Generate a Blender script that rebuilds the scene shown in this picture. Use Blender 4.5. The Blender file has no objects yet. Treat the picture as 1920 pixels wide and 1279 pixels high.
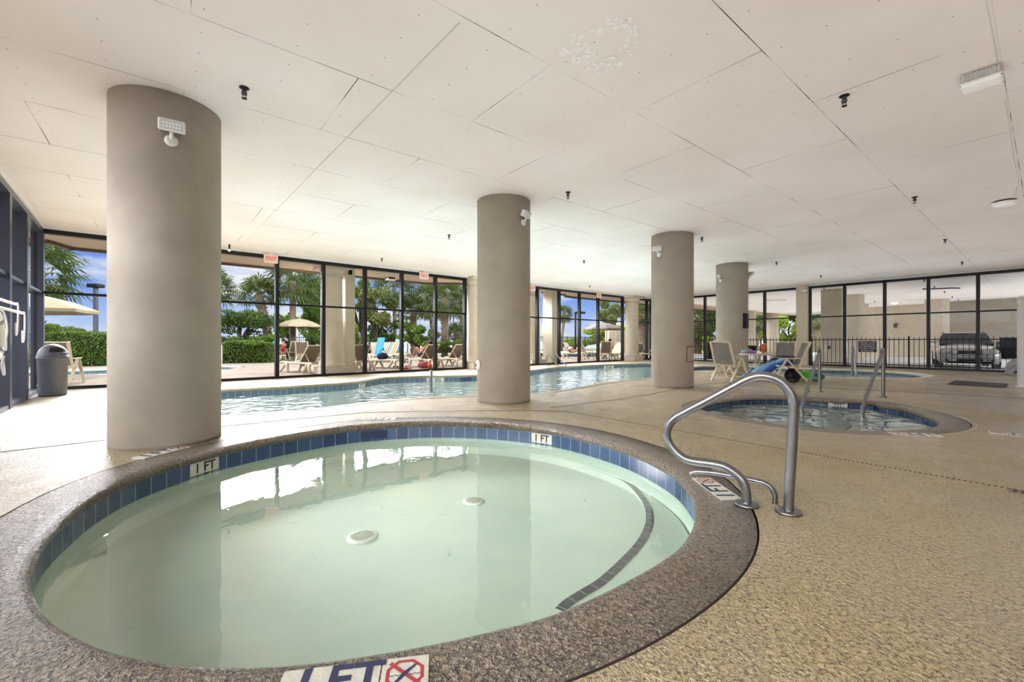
import bpy, bmesh, math, random
from mathutils import Vector, Matrix, noise
from mathutils.geometry import tessellate_polygon
random.seed(7)
S = bpy.context.scene
COL = S.collection
pi = math.pi
F = 810.0; HC = 1.10; CZ = 3.65           # focal length in photo pixels, eye height, ceiling height
# ---------------------------------------------------------------- camera, sky, sun, lights, exposure
cam = bpy.data.objects.new('camera', bpy.data.cameras.new('camera')); COL.objects.link(cam)
cam.location = (0, 0, HC); cam.rotation_euler = (pi/2, 0, 0)
cam.data.lens = F/1920*36; cam.data.sensor_width = 36; cam.data.clip_end = 6000; cam.data.clip_start = .05
S.camera = cam
S.view_settings.view_transform = 'Standard'; S.view_settings.look = 'None'
S.view_settings.gamma = 1; S.view_settings.exposure = 0.0; S.view_settings.use_curve_mapping = False
S.cycles.max_bounces = 10; S.cycles.diffuse_bounces = 5; S.cycles.glossy_bounces = 4
S.cycles.transparent_max_bounces = 16; S.cycles.sample_clamp_indirect = 25; S.cycles.caustics_reflective = False
S.cycles.use_denoising = True

W = bpy.data.worlds.new('sky'); S.world = W; W.use_nodes = True
def build_world():
    nt = W.node_tree; N = nt.nodes; L = nt.links; N.clear()
    def n(t, **k):
        x = N.new(t)
        for a, b in k.items(): setattr(x, a, b)
        return x
    out = n('ShaderNodeOutputWorld'); bg = n('ShaderNodeBackground'); L.new(bg.outputs[0], out.inputs[0])
    tc = n('ShaderNodeTexCoord'); sp = n('ShaderNodeSeparateXYZ'); L.new(tc.outputs['Generated'], sp.inputs[0])
    r = n('ShaderNodeValToRGB'); L.new(sp.outputs[2], r.inputs[0])       # z = sine of the elevation
    e = r.color_ramp.elements
    e[0].position = 0.0; e[0].color = (.60, .70, .88, 1)
    e[1].position = 1.0; e[1].color = (.55, .80, 1.3, 1)
    for p, c in ((.04, (.42, .58, .92)), (.10, (.20, .36, .86)), (.20, (.16, .31, .82)), (.30, (.5, .7, 1.1))):
        k = e.new(p); k.color = (*c, 1)
    mp = n('ShaderNodeMapping'); mp.inputs['Scale'].default_value = (1.0, 1.0, 3.6); mp.inputs['Location'].default_value = (.35, .1, .2)
    L.new(tc.outputs['Generated'], mp.inputs[0])
    nz = n('ShaderNodeTexNoise'); nz.inputs['Scale'].default_value = 3.6; nz.inputs['Detail'].default_value = 8; nz.inputs['Roughness'].default_value = .56
    L.new(mp.outputs[0], nz.inputs['Vector'])
    cr = n('ShaderNodeValToRGB'); L.new(nz.outputs[0], cr.inputs[0])
    cr.color_ramp.elements[0].position = .47; cr.color_ramp.elements[0].color = (0, 0, 0, 1)
    cr.color_ramp.elements[1].position = .60; cr.color_ramp.elements[1].color = (1, 1, 1, 1)
    mx = n('ShaderNodeMix', data_type='RGBA'); L.new(cr.outputs[0], mx.inputs[0]); L.new(r.outputs[0], mx.inputs[6]); mx.inputs[7].default_value = (.88, .90, .94, 1)
    # added bright band above the visible sky, to whiten reflections and brighten the hall
    mr = n('ShaderNodeMapRange'); L.new(sp.outputs[2], mr.inputs[0])
    mr.inputs[1].default_value = .178; mr.inputs[2].default_value = .215; mr.interpolation_type = 'SMOOTHSTEP'
    mr2 = n('ShaderNodeMapRange'); L.new(sp.outputs[2], mr2.inputs[0])
    mr2.inputs[1].default_value = .34; mr2.inputs[2].default_value = .42; mr2.inputs[3].default_value = 1; mr2.inputs[4].default_value = 0.08
    ml = n('ShaderNodeMath', operation='MULTIPLY'); L.new(mr.outputs[0], ml.inputs[0]); L.new(mr2.outputs[0], ml.inputs[1])
    mx2 = n('ShaderNodeMix', data_type='RGBA'); L.new(ml.outputs[0], mx2.inputs[0]); L.new(mx.outputs[2], mx2.inputs[6]); mx2.inputs[7].default_value = (12.0, 12.2, 12.6, 1)
    L.new(mx2.outputs[2], bg.inputs[0]); bg.inputs[1].default_value = 1.0
build_world()

def UV(u, v, z=0):                       # building axes -> world
    return Vector((.7523*u - .6588*v, .6588*u + .7523*v, z))
UROT = math.atan2(.6588, .7523)
sun = bpy.data.objects.new('sun', bpy.data.lights.new('sun', 'SUN')); COL.objects.link(sun)
sun.data.energy = 3.4; sun.data.angle = .012; sun.data.color = (1, .95, .86)
sun.rotation_euler = Vector((-.50, .30, .95)).to_track_quat('Z', 'Y').to_euler()
def area(name, loc, rot, sx, sy, watts, spread, color=(1, 1, 1)):
    l = bpy.data.lights.new(name, 'AREA'); l.shape = 'RECTANGLE'; l.size = sx; l.size_y = sy; l.energy = watts; l.spread = spread; l.color = color
    o = bpy.data.objects.new(name, l); o.location = loc; o.rotation_euler = rot; COL.objects.link(o); return o
HALL_FILL_W = 600; DAY_FILL_B = 3200; DAY_FILL_L = 230
# added lamps imitating window light: strips beneath the slab edge, aimed down and inward
def day_fill(name, u, v, z, du, dv, down, length, width, watts, spread):
    d = UV(du, dv).normalized()*math.cos(down) + Vector((0, 0, -math.sin(down)))
    o = area(name, UV(u, v, z), (0, 0, 0), length, width, watts, spread, (1, .965, .99))
    zax = -d; xax = UV(dv, du).normalized(); xax = (xax - zax*xax.dot(zax)).normalized(); yax = zax.cross(xax)
    o.rotation_euler = Matrix((xax, yax, zax)).transposed().to_euler()
day_fill('day_fill_back', 8.8, 16.2, 3.5, 0, -1, math.radians(31), 20, 1.7, DAY_FILL_B, math.radians(42))
day_fill('day_fill_left', -3.9, 6.5, 3.3, 1, 0, math.radians(17), 16, 1.5, DAY_FILL_L, math.radians(60))
area('hall_fill', UV(10.4, 3.6, .03), (pi, 0, UROT), 24, 20.3, HALL_FILL_W, math.radians(88), (1, .965, .985))  # added upward fill lamp at floor level, no real fixture there

# ---------------------------------------------------------------- pixel helpers (photo pixel -> real point)
def G(px, py, z=0.0):
    Y = (HC - z)*F/(py - 640); return Vector(((px - 960)*Y/F, Y, z))
def C(px, py): 
    Y = (CZ - HC)*F/(640 - py); return Vector(((px - 960)*Y/F, Y, CZ))
def P(px, py, Y): return Vector(((px - 960)*Y/F, Y, HC + (640 - py)*Y/F))
# ---------------------------------------------------------------- materials
M = {}
class NT:
    def __init__(s, name):
        m = bpy.data.materials.new(name); m.use_nodes = True; s.m = m; s.t = m.node_tree; s.t.nodes.clear()
        s.out = s.n('ShaderNodeOutputMaterial')
    def n(s, t, ins=None, **k):
        x = s.t.nodes.new(t)
        for a, b in k.items(): setattr(x, a, b)
        if ins:
            for a, b in ins.items():
                if hasattr(b, 'is_output'): s.t.links.new(b, x.inputs[a])
                else: x.inputs[a].default_value = b
        return x
    def l(s, a, b): s.t.links.new(a, b)
    def ramp(s, fac, stops):
        r = s.n('ShaderNodeValToRGB', {0: fac}); e = r.color_ramp.elements
        e[0].position = stops[0][0]; e[0].color = (*stops[0][1], 1) if isinstance(stops[0][1], tuple) else (stops[0][1],)*3+(1,)
        e[1].position = stops[-1][0]; e[1].color = (*stops[-1][1], 1) if isinstance(stops[-1][1], tuple) else (stops[-1][1],)*3+(1,)
        for p, c in stops[1:-1]:
            k = e.new(p); k.color = (*c, 1) if isinstance(c, tuple) else (c, c, c, 1)
        return r.outputs[0]
    def mix(s, fac, a, b, mode='MIX'):
        x = s.n('ShaderNodeMix', {0: fac, 6: a, 7: b}, data_type='RGBA', blend_type=mode); return x.outputs[2]
    def math(s, op, a, b=0.0, c=0.0):
        return s.n('ShaderNodeMath', {0: a, 1: b, 2: c}, operation=op).outputs[0]
    def noise(s, vec, scale, detail=4, rough=.5, dist=0):
        return s.n('ShaderNodeTexNoise', {'Vector': vec, 'Scale': scale, 'Detail': detail, 'Roughness': rough, 'Distortion': dist}).outputs[0]
    def pos(s, scale=(1, 1, 1), rot=(0, 0, 0), loc=(0, 0, 0)):
        g = s.n('ShaderNodeTexCoord'); m = s.n('ShaderNodeMapping', {0: g.outputs['Object'], 1: loc, 2: rot, 3: scale}); return m.outputs[0]
def c4(c): return (*c, 1)
def rgb(r, g, b):
    f = lambda x: (x/255/12.92) if x/255 <= .04045 else ((x/255+.055)/1.055)**2.4
    return (f(r), f(g), f(b))
def mat(name, color, rough=.5, metal=0, var=0, vscale=8, bump=0, bscale=60, emit=0, spec=.5, emit_color=None, coat=0):
    if name in M: return M[name]
    t = NT(name); p = t.n('ShaderNodeBsdfPrincipled', {'Base Color': c4(color), 'Roughness': rough, 'Metallic': metal, 'Specular IOR Level': spec, 'Coat Weight': coat})
    v = t.pos()
    if var:
        f = t.noise(v, vscale, 5)
        r = t.ramp(f, [(.3, tuple(max(0, x*(1-var)) for x in color)), (.7, tuple(min(1, x*(1+var)) for x in color))])
        t.l(r, p.inputs['Base Color'])
    if bump:
        b = t.n('ShaderNodeBump', {'Strength': bump, 'Distance': .01, 'Height': t.noise(v, bscale, 4)}); t.l(b.outputs[0], p.inputs['Normal'])
    if emit:
        p.inputs['Emission Color'].default_value = c4(emit_color or color); p.inputs['Emission Strength'].default_value = emit
    t.l(p.outputs[0], t.out.inputs[0]); M[name] = t.m; return t.m

def deck_mat(name, base, pit, rough, strength, scale, wetdark=0, cover=(.40, .52), dist=.016):
    t = NT(name); v = t.pos()
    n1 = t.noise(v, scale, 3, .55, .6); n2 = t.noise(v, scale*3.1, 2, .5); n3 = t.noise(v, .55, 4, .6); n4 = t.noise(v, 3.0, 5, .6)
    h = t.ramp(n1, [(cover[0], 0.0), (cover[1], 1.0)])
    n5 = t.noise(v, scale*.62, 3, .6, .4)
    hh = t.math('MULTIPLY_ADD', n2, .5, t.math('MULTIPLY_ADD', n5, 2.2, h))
    col = t.mix(h, c4(pit), c4(base))  # pits darkened in the base colour to imitate shade in the cavities
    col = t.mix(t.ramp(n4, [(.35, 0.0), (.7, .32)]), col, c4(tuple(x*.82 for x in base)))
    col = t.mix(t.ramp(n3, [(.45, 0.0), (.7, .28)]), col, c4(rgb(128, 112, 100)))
    rr = t.ramp(n3, [(.35, rough*.75), (.65, min(1, rough*1.5))])
    p = t.n('ShaderNodeBsdfPrincipled', {'Base Color': col, 'Roughness': rr, 'IOR': 1.5, 'Coat Weight': t.math('MULTIPLY', t.ramp(t.noise(v, .9, 5, .62, .5), [(.38, .35), (.55, 1.0)]), wetdark), 'Coat Roughness': .17, 'Coat IOR': 1.8})
    b = t.n('ShaderNodeBump', {'Strength': strength, 'Distance': dist, 'Height': hh}); t.l(b.outputs[0], p.inputs['Normal']); t.l(b.outputs[0], p.inputs['Coat Normal'])
    t.l(p.outputs[0], t.out.inputs[0]); M[name] = t.m; return t.m
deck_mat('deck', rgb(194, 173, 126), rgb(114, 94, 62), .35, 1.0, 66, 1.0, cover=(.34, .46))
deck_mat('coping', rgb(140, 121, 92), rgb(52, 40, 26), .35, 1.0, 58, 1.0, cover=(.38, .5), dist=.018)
deck_mat('terrace', rgb(164, 147, 130), rgb(148, 131, 114), .8, .25, 30)
M['coping_pale'] = mat('coping_pale', rgb(214, 204, 184), .3, var=.12, bump=.5, bscale=40)
def water_mat(name, ior, tint, scale, strength, dist=.02, detail=3, stretch=(1, 1, 1), rough=.0):
    t = NT(name); v = t.pos(stretch, (0, 0, .5))
    h = t.noise(v, scale, detail, .45, .8)
    b = t.n('ShaderNodeBump', {'Strength': strength, 'Distance': dist, 'Height': h})
    fr = t.n('ShaderNodeFresnel', {'IOR': ior, 'Normal': b.outputs[0]})
    gl = t.n('ShaderNodeBsdfGlossy', {'Color': (1, 1, 1, 1), 'Roughness': rough, 'Normal': b.outputs[0]})
    tr = t.n('ShaderNodeBsdfTransparent', {'Color': c4(tint)})
    gm = t.n('ShaderNodeNewGeometry'); fc = t.math('MULTIPLY', fr.outputs[0], t.math('SUBTRACT', 1.0, gm.outputs['Backfacing']))
    mx = t.n('ShaderNodeMixShader', {0: fc, 1: tr.outputs[0], 2: gl.outputs[0]})
    t.l(mx.outputs[0], t.out.inputs[0]); M[name] = t.m; return t.m
water_mat('water_calm', 1.6, (.95, .99, .96), 2.6, .12, .02, 4, (1, .6, 1))
water_mat('water_pool', 1.7, (.92, .97, .975), 3.6, .55, .05, 5, (1.1, 1.1, 1))
water_mat('water_spa', 1.6, (.86, .93, .94), 2.0, .75, .05, 2)
t = NT('glass'); fr = t.n('ShaderNodeFresnel', {'IOR': 1.11}); gl = t.n('ShaderNodeBsdfGlossy', {'Color': (.8, .85, .9, 1), 'Roughness': .01})
tr = t.n('ShaderNodeBsdfTransparent', {'Color': (.985, .99, .99, 1)}); gm = t.n('ShaderNodeNewGeometry'); fc = t.math('MULTIPLY', fr.outputs[0], t.math('SUBTRACT', 1.0, gm.outputs['Backfacing'])); mx = t.n('ShaderNodeMixShader', {0: fc, 1: tr.outputs[0], 2: gl.outputs[0]})
t.l(mx.outputs[0], t.out.inputs[0]); M['glass'] = t.m
def tile_mat(name, base, dark, grout, sx=1/.154, sy=1/.154):
    t = NT(name); g = t.n('ShaderNodeUVMap'); v = t.n('ShaderNodeMapping', {0: g.outputs[0], 3: (sx, sy, 1)}).outputs[0]
    br = t.n('ShaderNodeTexBrick', {'Vector': v, 'Color1': c4(base), 'Color2': c4(dark), 'Mortar': c4(grout), 'Scale': 1.0, 'Mortar Size': .03, 'Mortar Smooth': .1, 'Brick Width': 1.0, 'Row Height': 1.0}, offset=0.0)
    nz = t.noise(v, 3.0, 4); col = t.mix(t.ramp(nz, [(.3, 0.0), (.8, .45)]), br.outputs[0], c4(tuple(x*.6 for x in dark)))
    p = t.n('ShaderNodeBsdfPrincipled', {'Base Color': col, 'Roughness': .18})
    t.l(p.outputs[0], t.out.inputs[0]); M[name] = t.m
tile_mat('tile_blue', rgb(66, 92, 128), rgb(46, 70, 106), rgb(150, 160, 165))
tile_mat('tile_teal', rgb(98, 116, 130), rgb(80, 100, 116), rgb(160, 170, 170))
tile_mat('tile_black', rgb(34, 38, 46), rgb(26, 30, 38), rgb(150, 160, 150), 1/.1, 1/.1)
def basin_mat(name, a, b):
    t = NT(name); v = t.pos(); n1 = t.noise(v, 1.5, 6, .6); n2 = t.noise(v, 9, 3, .6)
    col = t.mix(t.ramp(n1, [(.35, 0.0), (.65, 1.0)]), c4(a), c4(b))
    col = t.mix(t.ramp(n2, [(.66, 0.0), (.76, .35)]), col, c4(tuple(x*.55 for x in a)))
    p = t.n('ShaderNodeBsdfPrincipled', {'Base Color': col, 'Roughness': .8}); t.l(p.outputs[0], t.out.inputs[0]); M[name] = t.m
basin_mat('basin_green', rgb(172, 190, 178), rgb(184, 198, 180))
basin_mat('basin_blue', rgb(172, 190, 190), rgb(184, 200, 198))
basin_mat('basin_spa', rgb(96, 118, 120), rgb(112, 132, 132))
basin_mat('basin_outdoor', rgb(70, 150, 165), rgb(84, 160, 172))
def ceiling_mat():
    t = NT('ceiling_panels')
    a = math.atan2(.6275, .7786)
    v = t.pos((1, 1, 1), (0, 0, -a))
    bv = t.n('ShaderNodeMapping', {0: v, 1: (-1.47, -.27+.004, 0)}).outputs[0]
    n1 = t.noise(v, 1.3, 3); n2 = t.noise(v, .6, 4)
    br = t.n('ShaderNodeTexBrick', {'Vector': bv, 'Color1': (1, 1, 1, 1), 'Color2': (1, 1, 1, 1), 'Mortar': (0, 0, 0, 1), 'Scale': 1.0, 'Mortar Size': .0045, 'Mortar Smooth': .0, 'Brick Width': 2.62, 'Row Height': 1.31}, offset=.5)
    seam = t.math('MULTIPLY', t.math('SUBTRACT', 1.0, br.outputs[0]), t.ramp(n1, [(.42, .12), (.6, .95)]))
    dv = t.n('ShaderNodeMapping', {0: v, 1: (.13, .06, 0), 3: (1/.655, 1/.327, 0)}).outputs[0]
    vo = t.n('ShaderNodeTexVoronoi', {'Vector': dv, 'Scale': 1.0, 'Randomness': .0}, feature='F1')
    # nails: distance measured in scaled space; squash back
    sp = t.n('ShaderNodeSeparateXYZ', {0: dv}); 
    fx = t.math('SUBTRACT', t.math('FRACT', sp.outputs[0]), .5); fy = t.math('SUBTRACT', t.math('FRACT', sp.outputs[1]), .5)
    fx = t.math('MULTIPLY', fx, .655); fy = t.math('MULTIPLY', fy, .327)
    d = t.math('SQRT', t.math('ADD', t.math('MULTIPLY', fx, fx), t.math('MULTIPLY', fy, fy)))
    dot = t.math('LESS_THAN', d, .0068)
    dk = t.math('MULTIPLY', dot, .72)
    base = t.mix(t.ramp(n2, [(.35, 0.0), (.65, 1.0)]), c4(rgb(238, 233, 231)), c4(rgb(230, 224, 220)))
    col = t.mix(seam, base, c4(rgb(70, 66, 58)))
    col = t.mix(dk, col, c4(rgb(70, 66, 58)))
    hgt = t.math('SUBTRACT', t.math('SUBTRACT', 1.0, seam), dk)
    p = t.n('ShaderNodeBsdfPrincipled', {'Base Color': col, 'Roughness': .75})
    b = t.n('ShaderNodeBump', {'Strength': .4, 'Distance': .003, 'Height': hgt}); t.l(b.outputs[0], p.inputs['Normal'])
    t.l(p.outputs[0], t.out.inputs[0]); M['ceiling'] = t.m
ceiling_mat()
mat('stucco_taupe', rgb(174, 166, 153), .85, var=.08, vscale=3, bump=.3, bscale=160)
mat('stucco_cream', rgb(214, 203, 184), .85, var=.06, vscale=3, bump=.3, bscale=120)
mat('stucco_sun', rgb(205, 194, 176), .85, var=.06, vscale=3, bump=.3, bscale=120)
mat('soffit', rgb(186, 172, 156), .85, var=.05)
mat('fascia', rgb(96, 84, 70), .8, var=.1)
mat('frame_black', rgb(17, 17, 21), .4, spec=.35)
mat('frame_black_lit', rgb(58, 62, 78), .3, spec=.6)  # black frame colour lightened to imitate light falling on the left glazing
mat('fence_black', rgb(14, 14, 17), .45, spec=.3)
mat('steel', rgb(138, 138, 138), .3, 1.0, var=.1, vscale=20)
mat('steel_white', rgb(225, 225, 222), .25, .6)
mat('white_plastic', rgb(232, 232, 228), .4)
mat('white_paint', rgb(225, 225, 225), .5, var=.05)
mat('black_plastic', rgb(17, 18, 21), .5, spec=.3)
mat('dark_bin', rgb(78, 80, 92), .5, var=.1, vscale=12, bump=.1)
mat('concrete', rgb(202, 202, 200), .8, var=.08, vscale=1.2)
mat('grass', rgb(116, 124, 58), .9, var=.35, vscale=3, bump=.6, bscale=30)
mat('dune', rgb(80, 96, 54), .9, var=.3, vscale=.2)
mat('sea', rgb(120, 150, 175), .3)
mat('sling', rgb(122, 108, 94), .8, var=.1, bump=.3, bscale=300)
mat('sling_grey', rgb(128, 126, 124), .8, var=.1, bump=.3, bscale=300)
mat('resin', rgb(205, 194, 168), .45, var=.06)
mat('resin_grey', rgb(170, 172, 176), .45, var=.06)
mat('resin_dark', rgb(62, 62, 64), .5, var=.06)
mat('canvas', rgb(176, 160, 128), .9, var=.06)
mat('skin', rgb(178, 124, 96), .6, var=.06)
mat('hair', rgb(40, 28, 22), .7)
mat('red', rgb(176, 24, 34), .5); mat('pink', rgb(180, 90, 100), .8)
mat('blue', rgb(28, 82, 168), .3, coat=.5); mat('blue_pale', rgb(140, 190, 225), .3, coat=.5); mat('navy', rgb(24, 34, 74), .8, var=.3, vscale=40)
mat('green_toy', rgb(70, 190, 50), .3); mat('teal_toy', rgb(20, 110, 90), .3); mat('purple', rgb(175, 110, 205), .5)
mat('orange', rgb(196, 92, 40), .3); mat('white_cloth', rgb(225, 222, 226), .9)
mat('ink_blue', rgb(42, 48, 84), .6, var=.2, vscale=60); mat('ink_red', rgb(176, 56, 62), .6); mat('ink_black', rgb(22, 22, 26), .6)
mat('marker_tile', rgb(206, 204, 190), .5, var=.08, vscale=20, bump=.3, bscale=90)
mat('grout', rgb(60, 48, 38), .9)
mat('bark', rgb(120, 104, 84), .9, var=.35, vscale=12, bump=1, bscale=25)
mat('bark_dark', rgb(62, 52, 42), .9, var=.3, vscale=12, bump=1, bscale=20)
def leaf_mat(name, a, b, sc=1.2):
    t = NT(name); v = t.pos(); n1 = t.noise(v, sc, 4, .7); col = t.mix(t.ramp(n1, [(.35, 0.0), (.65, 1.0)]), c4(a), c4(b))
    d = t.n('ShaderNodeBsdfPrincipled', {'Base Color': col, 'Roughness': .55, 'Specular IOR Level': .25}); tl = t.n('ShaderNodeBsdfTranslucent', {'Color': col})
    m = t.n('ShaderNodeMixShader', {0: .3, 1: d.outputs[0], 2: tl.outputs[0]}); t.l(m.outputs[0], t.out.inputs[0]); M[name] = t.m
leaf_mat('leaf_dark', rgb(50, 70, 30), rgb(86, 108, 44)); leaf_mat('leaf_mid', rgb(80, 108, 40), rgb(120, 142, 58))
leaf_mat('leaf_bright', rgb(130, 152, 50), rgb(166, 184, 74)); leaf_mat('leaf_palm', rgb(48, 66, 30), rgb(96, 108, 54), 3)
leaf_mat('leaf_hedge', rgb(70, 92, 38), rgb(112, 134, 56), 2); leaf_mat('leaf_olive', rgb(96, 106, 56), rgb(130, 136, 80), 3)
# ---------------------------------------------------------------- mesh builder
def basis(d):
    d = Vector(d).normalized(); u = Vector((0, 0, 1)) if abs(d.z) < .95 else Vector((1, 0, 0))
    x = u.cross(d).normalized(); y = d.cross(x); return x, y
class MB:
    def __init__(s): s.v = []; s.f = []; s.sm = []; s.mi = []; s.cur = 0; s.uv = None
    def add(s, vs, fs, smooth=False):
        o = len(s.v); s.v += [tuple(p) for p in vs]
        for f in fs: s.f.append(tuple(i+o for i in f)); s.sm.append(smooth); s.mi.append(s.cur)
        return s
    def box(s, c, d, rz=0, mtx=None, bev=0):
        x, y, z = d[0]/2, d[1]/2, d[2]/2
        if bev:
            b = min(bev, x*.9, y*.9, z*.9); pts = []
            for sx in (-1, 1):
                for sy in (-1, 1):
                    for sz in (-1, 1):
                        pts += [(sx*x, sy*(y-b), sz*(z-b)), (sx*(x-b), sy*y, sz*(z-b)), (sx*(x-b), sy*(y-b), sz*z)]
            bm = bmesh.new(); vv = [bm.verts.new(p) for p in pts]; bmesh.ops.convex_hull(bm, input=vv); bm.verts.index_update()
            vs = [v.co.copy() for v in bm.verts]; fs = [[v.index for v in f.verts] for f in bm.faces]; bm.free()
        else:
            vs = [Vector((a*x, b*y, e*z)) for a in (-1, 1) for b in (-1, 1) for e in (-1, 1)]
            fs = [(0, 1, 3, 2), (4, 6, 7, 5), (0, 4, 5, 1), (2, 3, 7, 6), (0, 2, 6, 4), (1, 5, 7, 3)]
        m = mtx if mtx is not None else Matrix.Rotation(rz, 4, 'Z')
        return s.add([Vector(c) + (m @ Vector(v)).to_3d() for v in vs], fs)
    def bar(s, a, b, w, h=None, up=None):          # rectangular bar from a to b
        a = Vector(a); b = Vector(b); d = (b-a); h = h or w
        if up is None: x, y = basis(d)
        else: x = Vector(up).cross(d).normalized(); y = d.cross(x).normalized()
        vs = []
        for p in (a, b):
            for i, j in ((-1, -1), (1, -1), (1, 1), (-1, 1)): vs.append(p + x*i*w/2 + y*j*h/2)
        return s.add(vs, [(0, 3, 2, 1), (4, 5, 6, 7), (0, 1, 5, 4), (1, 2, 6, 5), (2, 3, 7, 6), (3, 0, 4, 7)])
    def tube(s, pts, r, n=10, caps=True):
        pts = [Vector(p) for p in pts]; rr = r if isinstance(r, (list, tuple)) else [r]*len(pts)
        vs = []; x = None
        for i, p in enumerate(pts):
            d = (pts[min(i+1, len(pts)-1)] - pts[max(i-1, 0)])
            if d.length < 1e-9: d = Vector((0, 0, 1))
            d.normalize()
            if x is None: x, y = basis(d)
            else:
                x = (x - d*x.dot(d)).normalized(); y = d.cross(x)
            for k in range(n):
                a = 2*pi*k/n; vs.append(p + (x*math.cos(a) + y*math.sin(a))*rr[i])
        fs = [(i*n+k, i*n+(k+1) % n, (i+1)*n+(k+1) % n, (i+1)*n+k) for i in range(len(pts)-1) for k in range(n)]
        s.add(vs, fs, True)
        if caps:
            o = len(s.v) - len(vs); m = len(pts)-1
            s.f.append(tuple(o+k for k in range(n))[::-1]); s.sm.append(False); s.mi.append(s.cur)
            s.f.append(tuple(o+m*n+k for k in range(n))); s.sm.append(False); s.mi.append(s.cur)
        return s
    def lathe(s, prof, c=(0, 0, 0), n=24, mtx=None, smooth=True, caps=True):   # prof: (r, z)
        m = mtx or Matrix.Identity(3); c = Vector(c); vs = []
        for r, z in prof:
            for k in range(n):
                a = 2*pi*k/n; vs.append(c + m @ Vector((r*math.cos(a), r*math.sin(a), z)))
        fs = [(i*n+k, i*n+(k+1) % n, (i+1)*n+(k+1) % n, (i+1)*n+k) for i in range(len(prof)-1) for k in range(n)]
        s.add(vs, fs, smooth)
        if caps:
            o = len(s.v)-len(vs); q = (len(prof)-1)*n
            s.f.append(tuple(o+k for k in range(n))[::-1]); s.sm.append(False); s.mi.append(s.cur)
            s.f.append(tuple(o+q+k for k in range(n))); s.sm.append(False); s.mi.append(s.cur)
        return s
    def ball(s, c, r, n=12, m=8, mtx=None):
        r = r if isinstance(r, (tuple, list)) else (r, r, r); R = mtx or Matrix.Identity(3); c = Vector(c)
        vs = [c + R @ Vector((0, 0, -r[2]))]
        for i in range(1, m):
            t = -pi/2 + pi*i/m
            for k in range(n):
                a = 2*pi*k/n; vs.append(c + R @ Vector((r[0]*math.cos(t)*math.cos(a), r[1]*math.cos(t)*math.sin(a), r[2]*math.sin(t))))
        vs.append(c + R @ Vector((0, 0, r[2]))); e = len(vs)-1
        fs = [(0, 1+(k+1) % n, 1+k) for k in range(n)]
        fs += [(1+i*n+k, 1+i*n+(k+1) % n, 1+(i+1)*n+(k+1) % n, 1+(i+1)*n+k) for i in range(m-2) for k in range(n)]
        fs += [(1+(m-2)*n+k, 1+(m-2)*n+(k+1) % n, e) for k in range(n)]
        return s.add(vs, fs, True)
    def prism(s, poly, z0, z1, holes=(), f=None):       # poly: list of (x,y)
        loops = [poly] + list(holes); flat = [p for l in loops for p in l]
        tri = tessellate_polygon([[Vector((p[0], p[1], 0)) for p in l] for l in loops]); n = len(flat)
        T = f or (lambda x, y, z: (x, y, z))
        vs = [T(p[0], p[1], z1) for p in flat]
        tris = []
        for a, b, c in tri:
            A, B, D = flat[a], flat[b], flat[c]
            if (B[0]-A[0])*(D[1]-A[1]) - (B[1]-A[1])*(D[0]-A[0]) < 0: a, c = c, a
            tris.append((a, b, c))
        if z0 is None: return s.add(vs, tris)
        vs += [T(p[0], p[1], z0) for p in flat]; fs = list(tris) + [(c+n, b+n, a+n) for a, b, c in tris]; o = 0
        for l in loops:
            k = len(l); fs += [(o+i, o+(i+1) % k, n+o+(i+1) % k, n+o+i) for i in range(k)]; o += k
        return s.add(vs, fs)
    def build(s, name, m, parent=None, kind=None, label=None, cat=None, group=None, loc=None):
        me = bpy.data.meshes.new(name); me.from_pydata(s.v, [], s.f)
        me.polygons.foreach_set('use_smooth', s.sm); me.polygons.foreach_set('material_index', s.mi)
        if s.uv:
            ul = me.uv_layers.new(name='UVMap'); idx = [0]*len(me.loops); me.loops.foreach_get('vertex_index', idx)
            for i, k in enumerate(idx): ul.data[i].uv = s.uv[k]
        for x in (m if isinstance(m, (list, tuple)) else [m]): me.materials.append(M[x] if isinstance(x, str) else x)
        me.update(); o = bpy.data.objects.new(name, me); COL.objects.link(o)
        if parent is not None: o.parent = parent
        if loc is not None: o.location = loc
        tag(o, label, cat, group, kind); return o
def tag(o, label=None, cat=None, group=None, kind=None):
    if label: o['label'] = label
    if cat: o['category'] = cat
    if group: o['group'] = group
    if kind: o['kind'] = kind
    return o
def empty(name, loc, rz, label, cat, group=None):
    o = bpy.data.objects.new(name, None); o.location = loc; o.rotation_euler = (0, 0, rz); COL.objects.link(o)
    o.empty_display_size = .1; return tag(o, label, cat, group)
def copy_tree(o, loc, rz=None, label=None, group=None, parent=None, scale=None):
    c = o.copy(); COL.objects.link(c); c.parent = parent
    if parent is None:
        c.location = loc
        if rz is not None: c.rotation_euler = (0, 0, rz)
        if scale: c.scale = (scale,)*3
        if label: c['label'] = label
        if group: c['group'] = group
    for ch in KIDS.get(o.name, [x for x in bpy.data.objects if x.parent == o]): copy_tree(ch, None, parent=c)
    return c
KIDS = {}
def text_mesh(txt, size, ext=.0008, align='CENTER', space=1.0):
    cu = bpy.data.curves.new('t', 'FONT'); cu.body = txt; cu.size = size; cu.extrude = ext; cu.align_x = align; cu.align_y = 'CENTER'; cu.space_line = space; cu.offset = size*.018
    o = bpy.data.objects.new('t', cu); COL.objects.link(o); bpy.context.view_layer.update()
    me = bpy.data.meshes.new_from_object(o.evaluated_get(bpy.context.evaluated_depsgraph_get()))
    bpy.data.objects.remove(o); vs = [v.co.copy() for v in me.vertices]; fs = [tuple(p.vertices) for p in me.polygons]
    bpy.data.meshes.remove(me); return vs, fs
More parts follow.
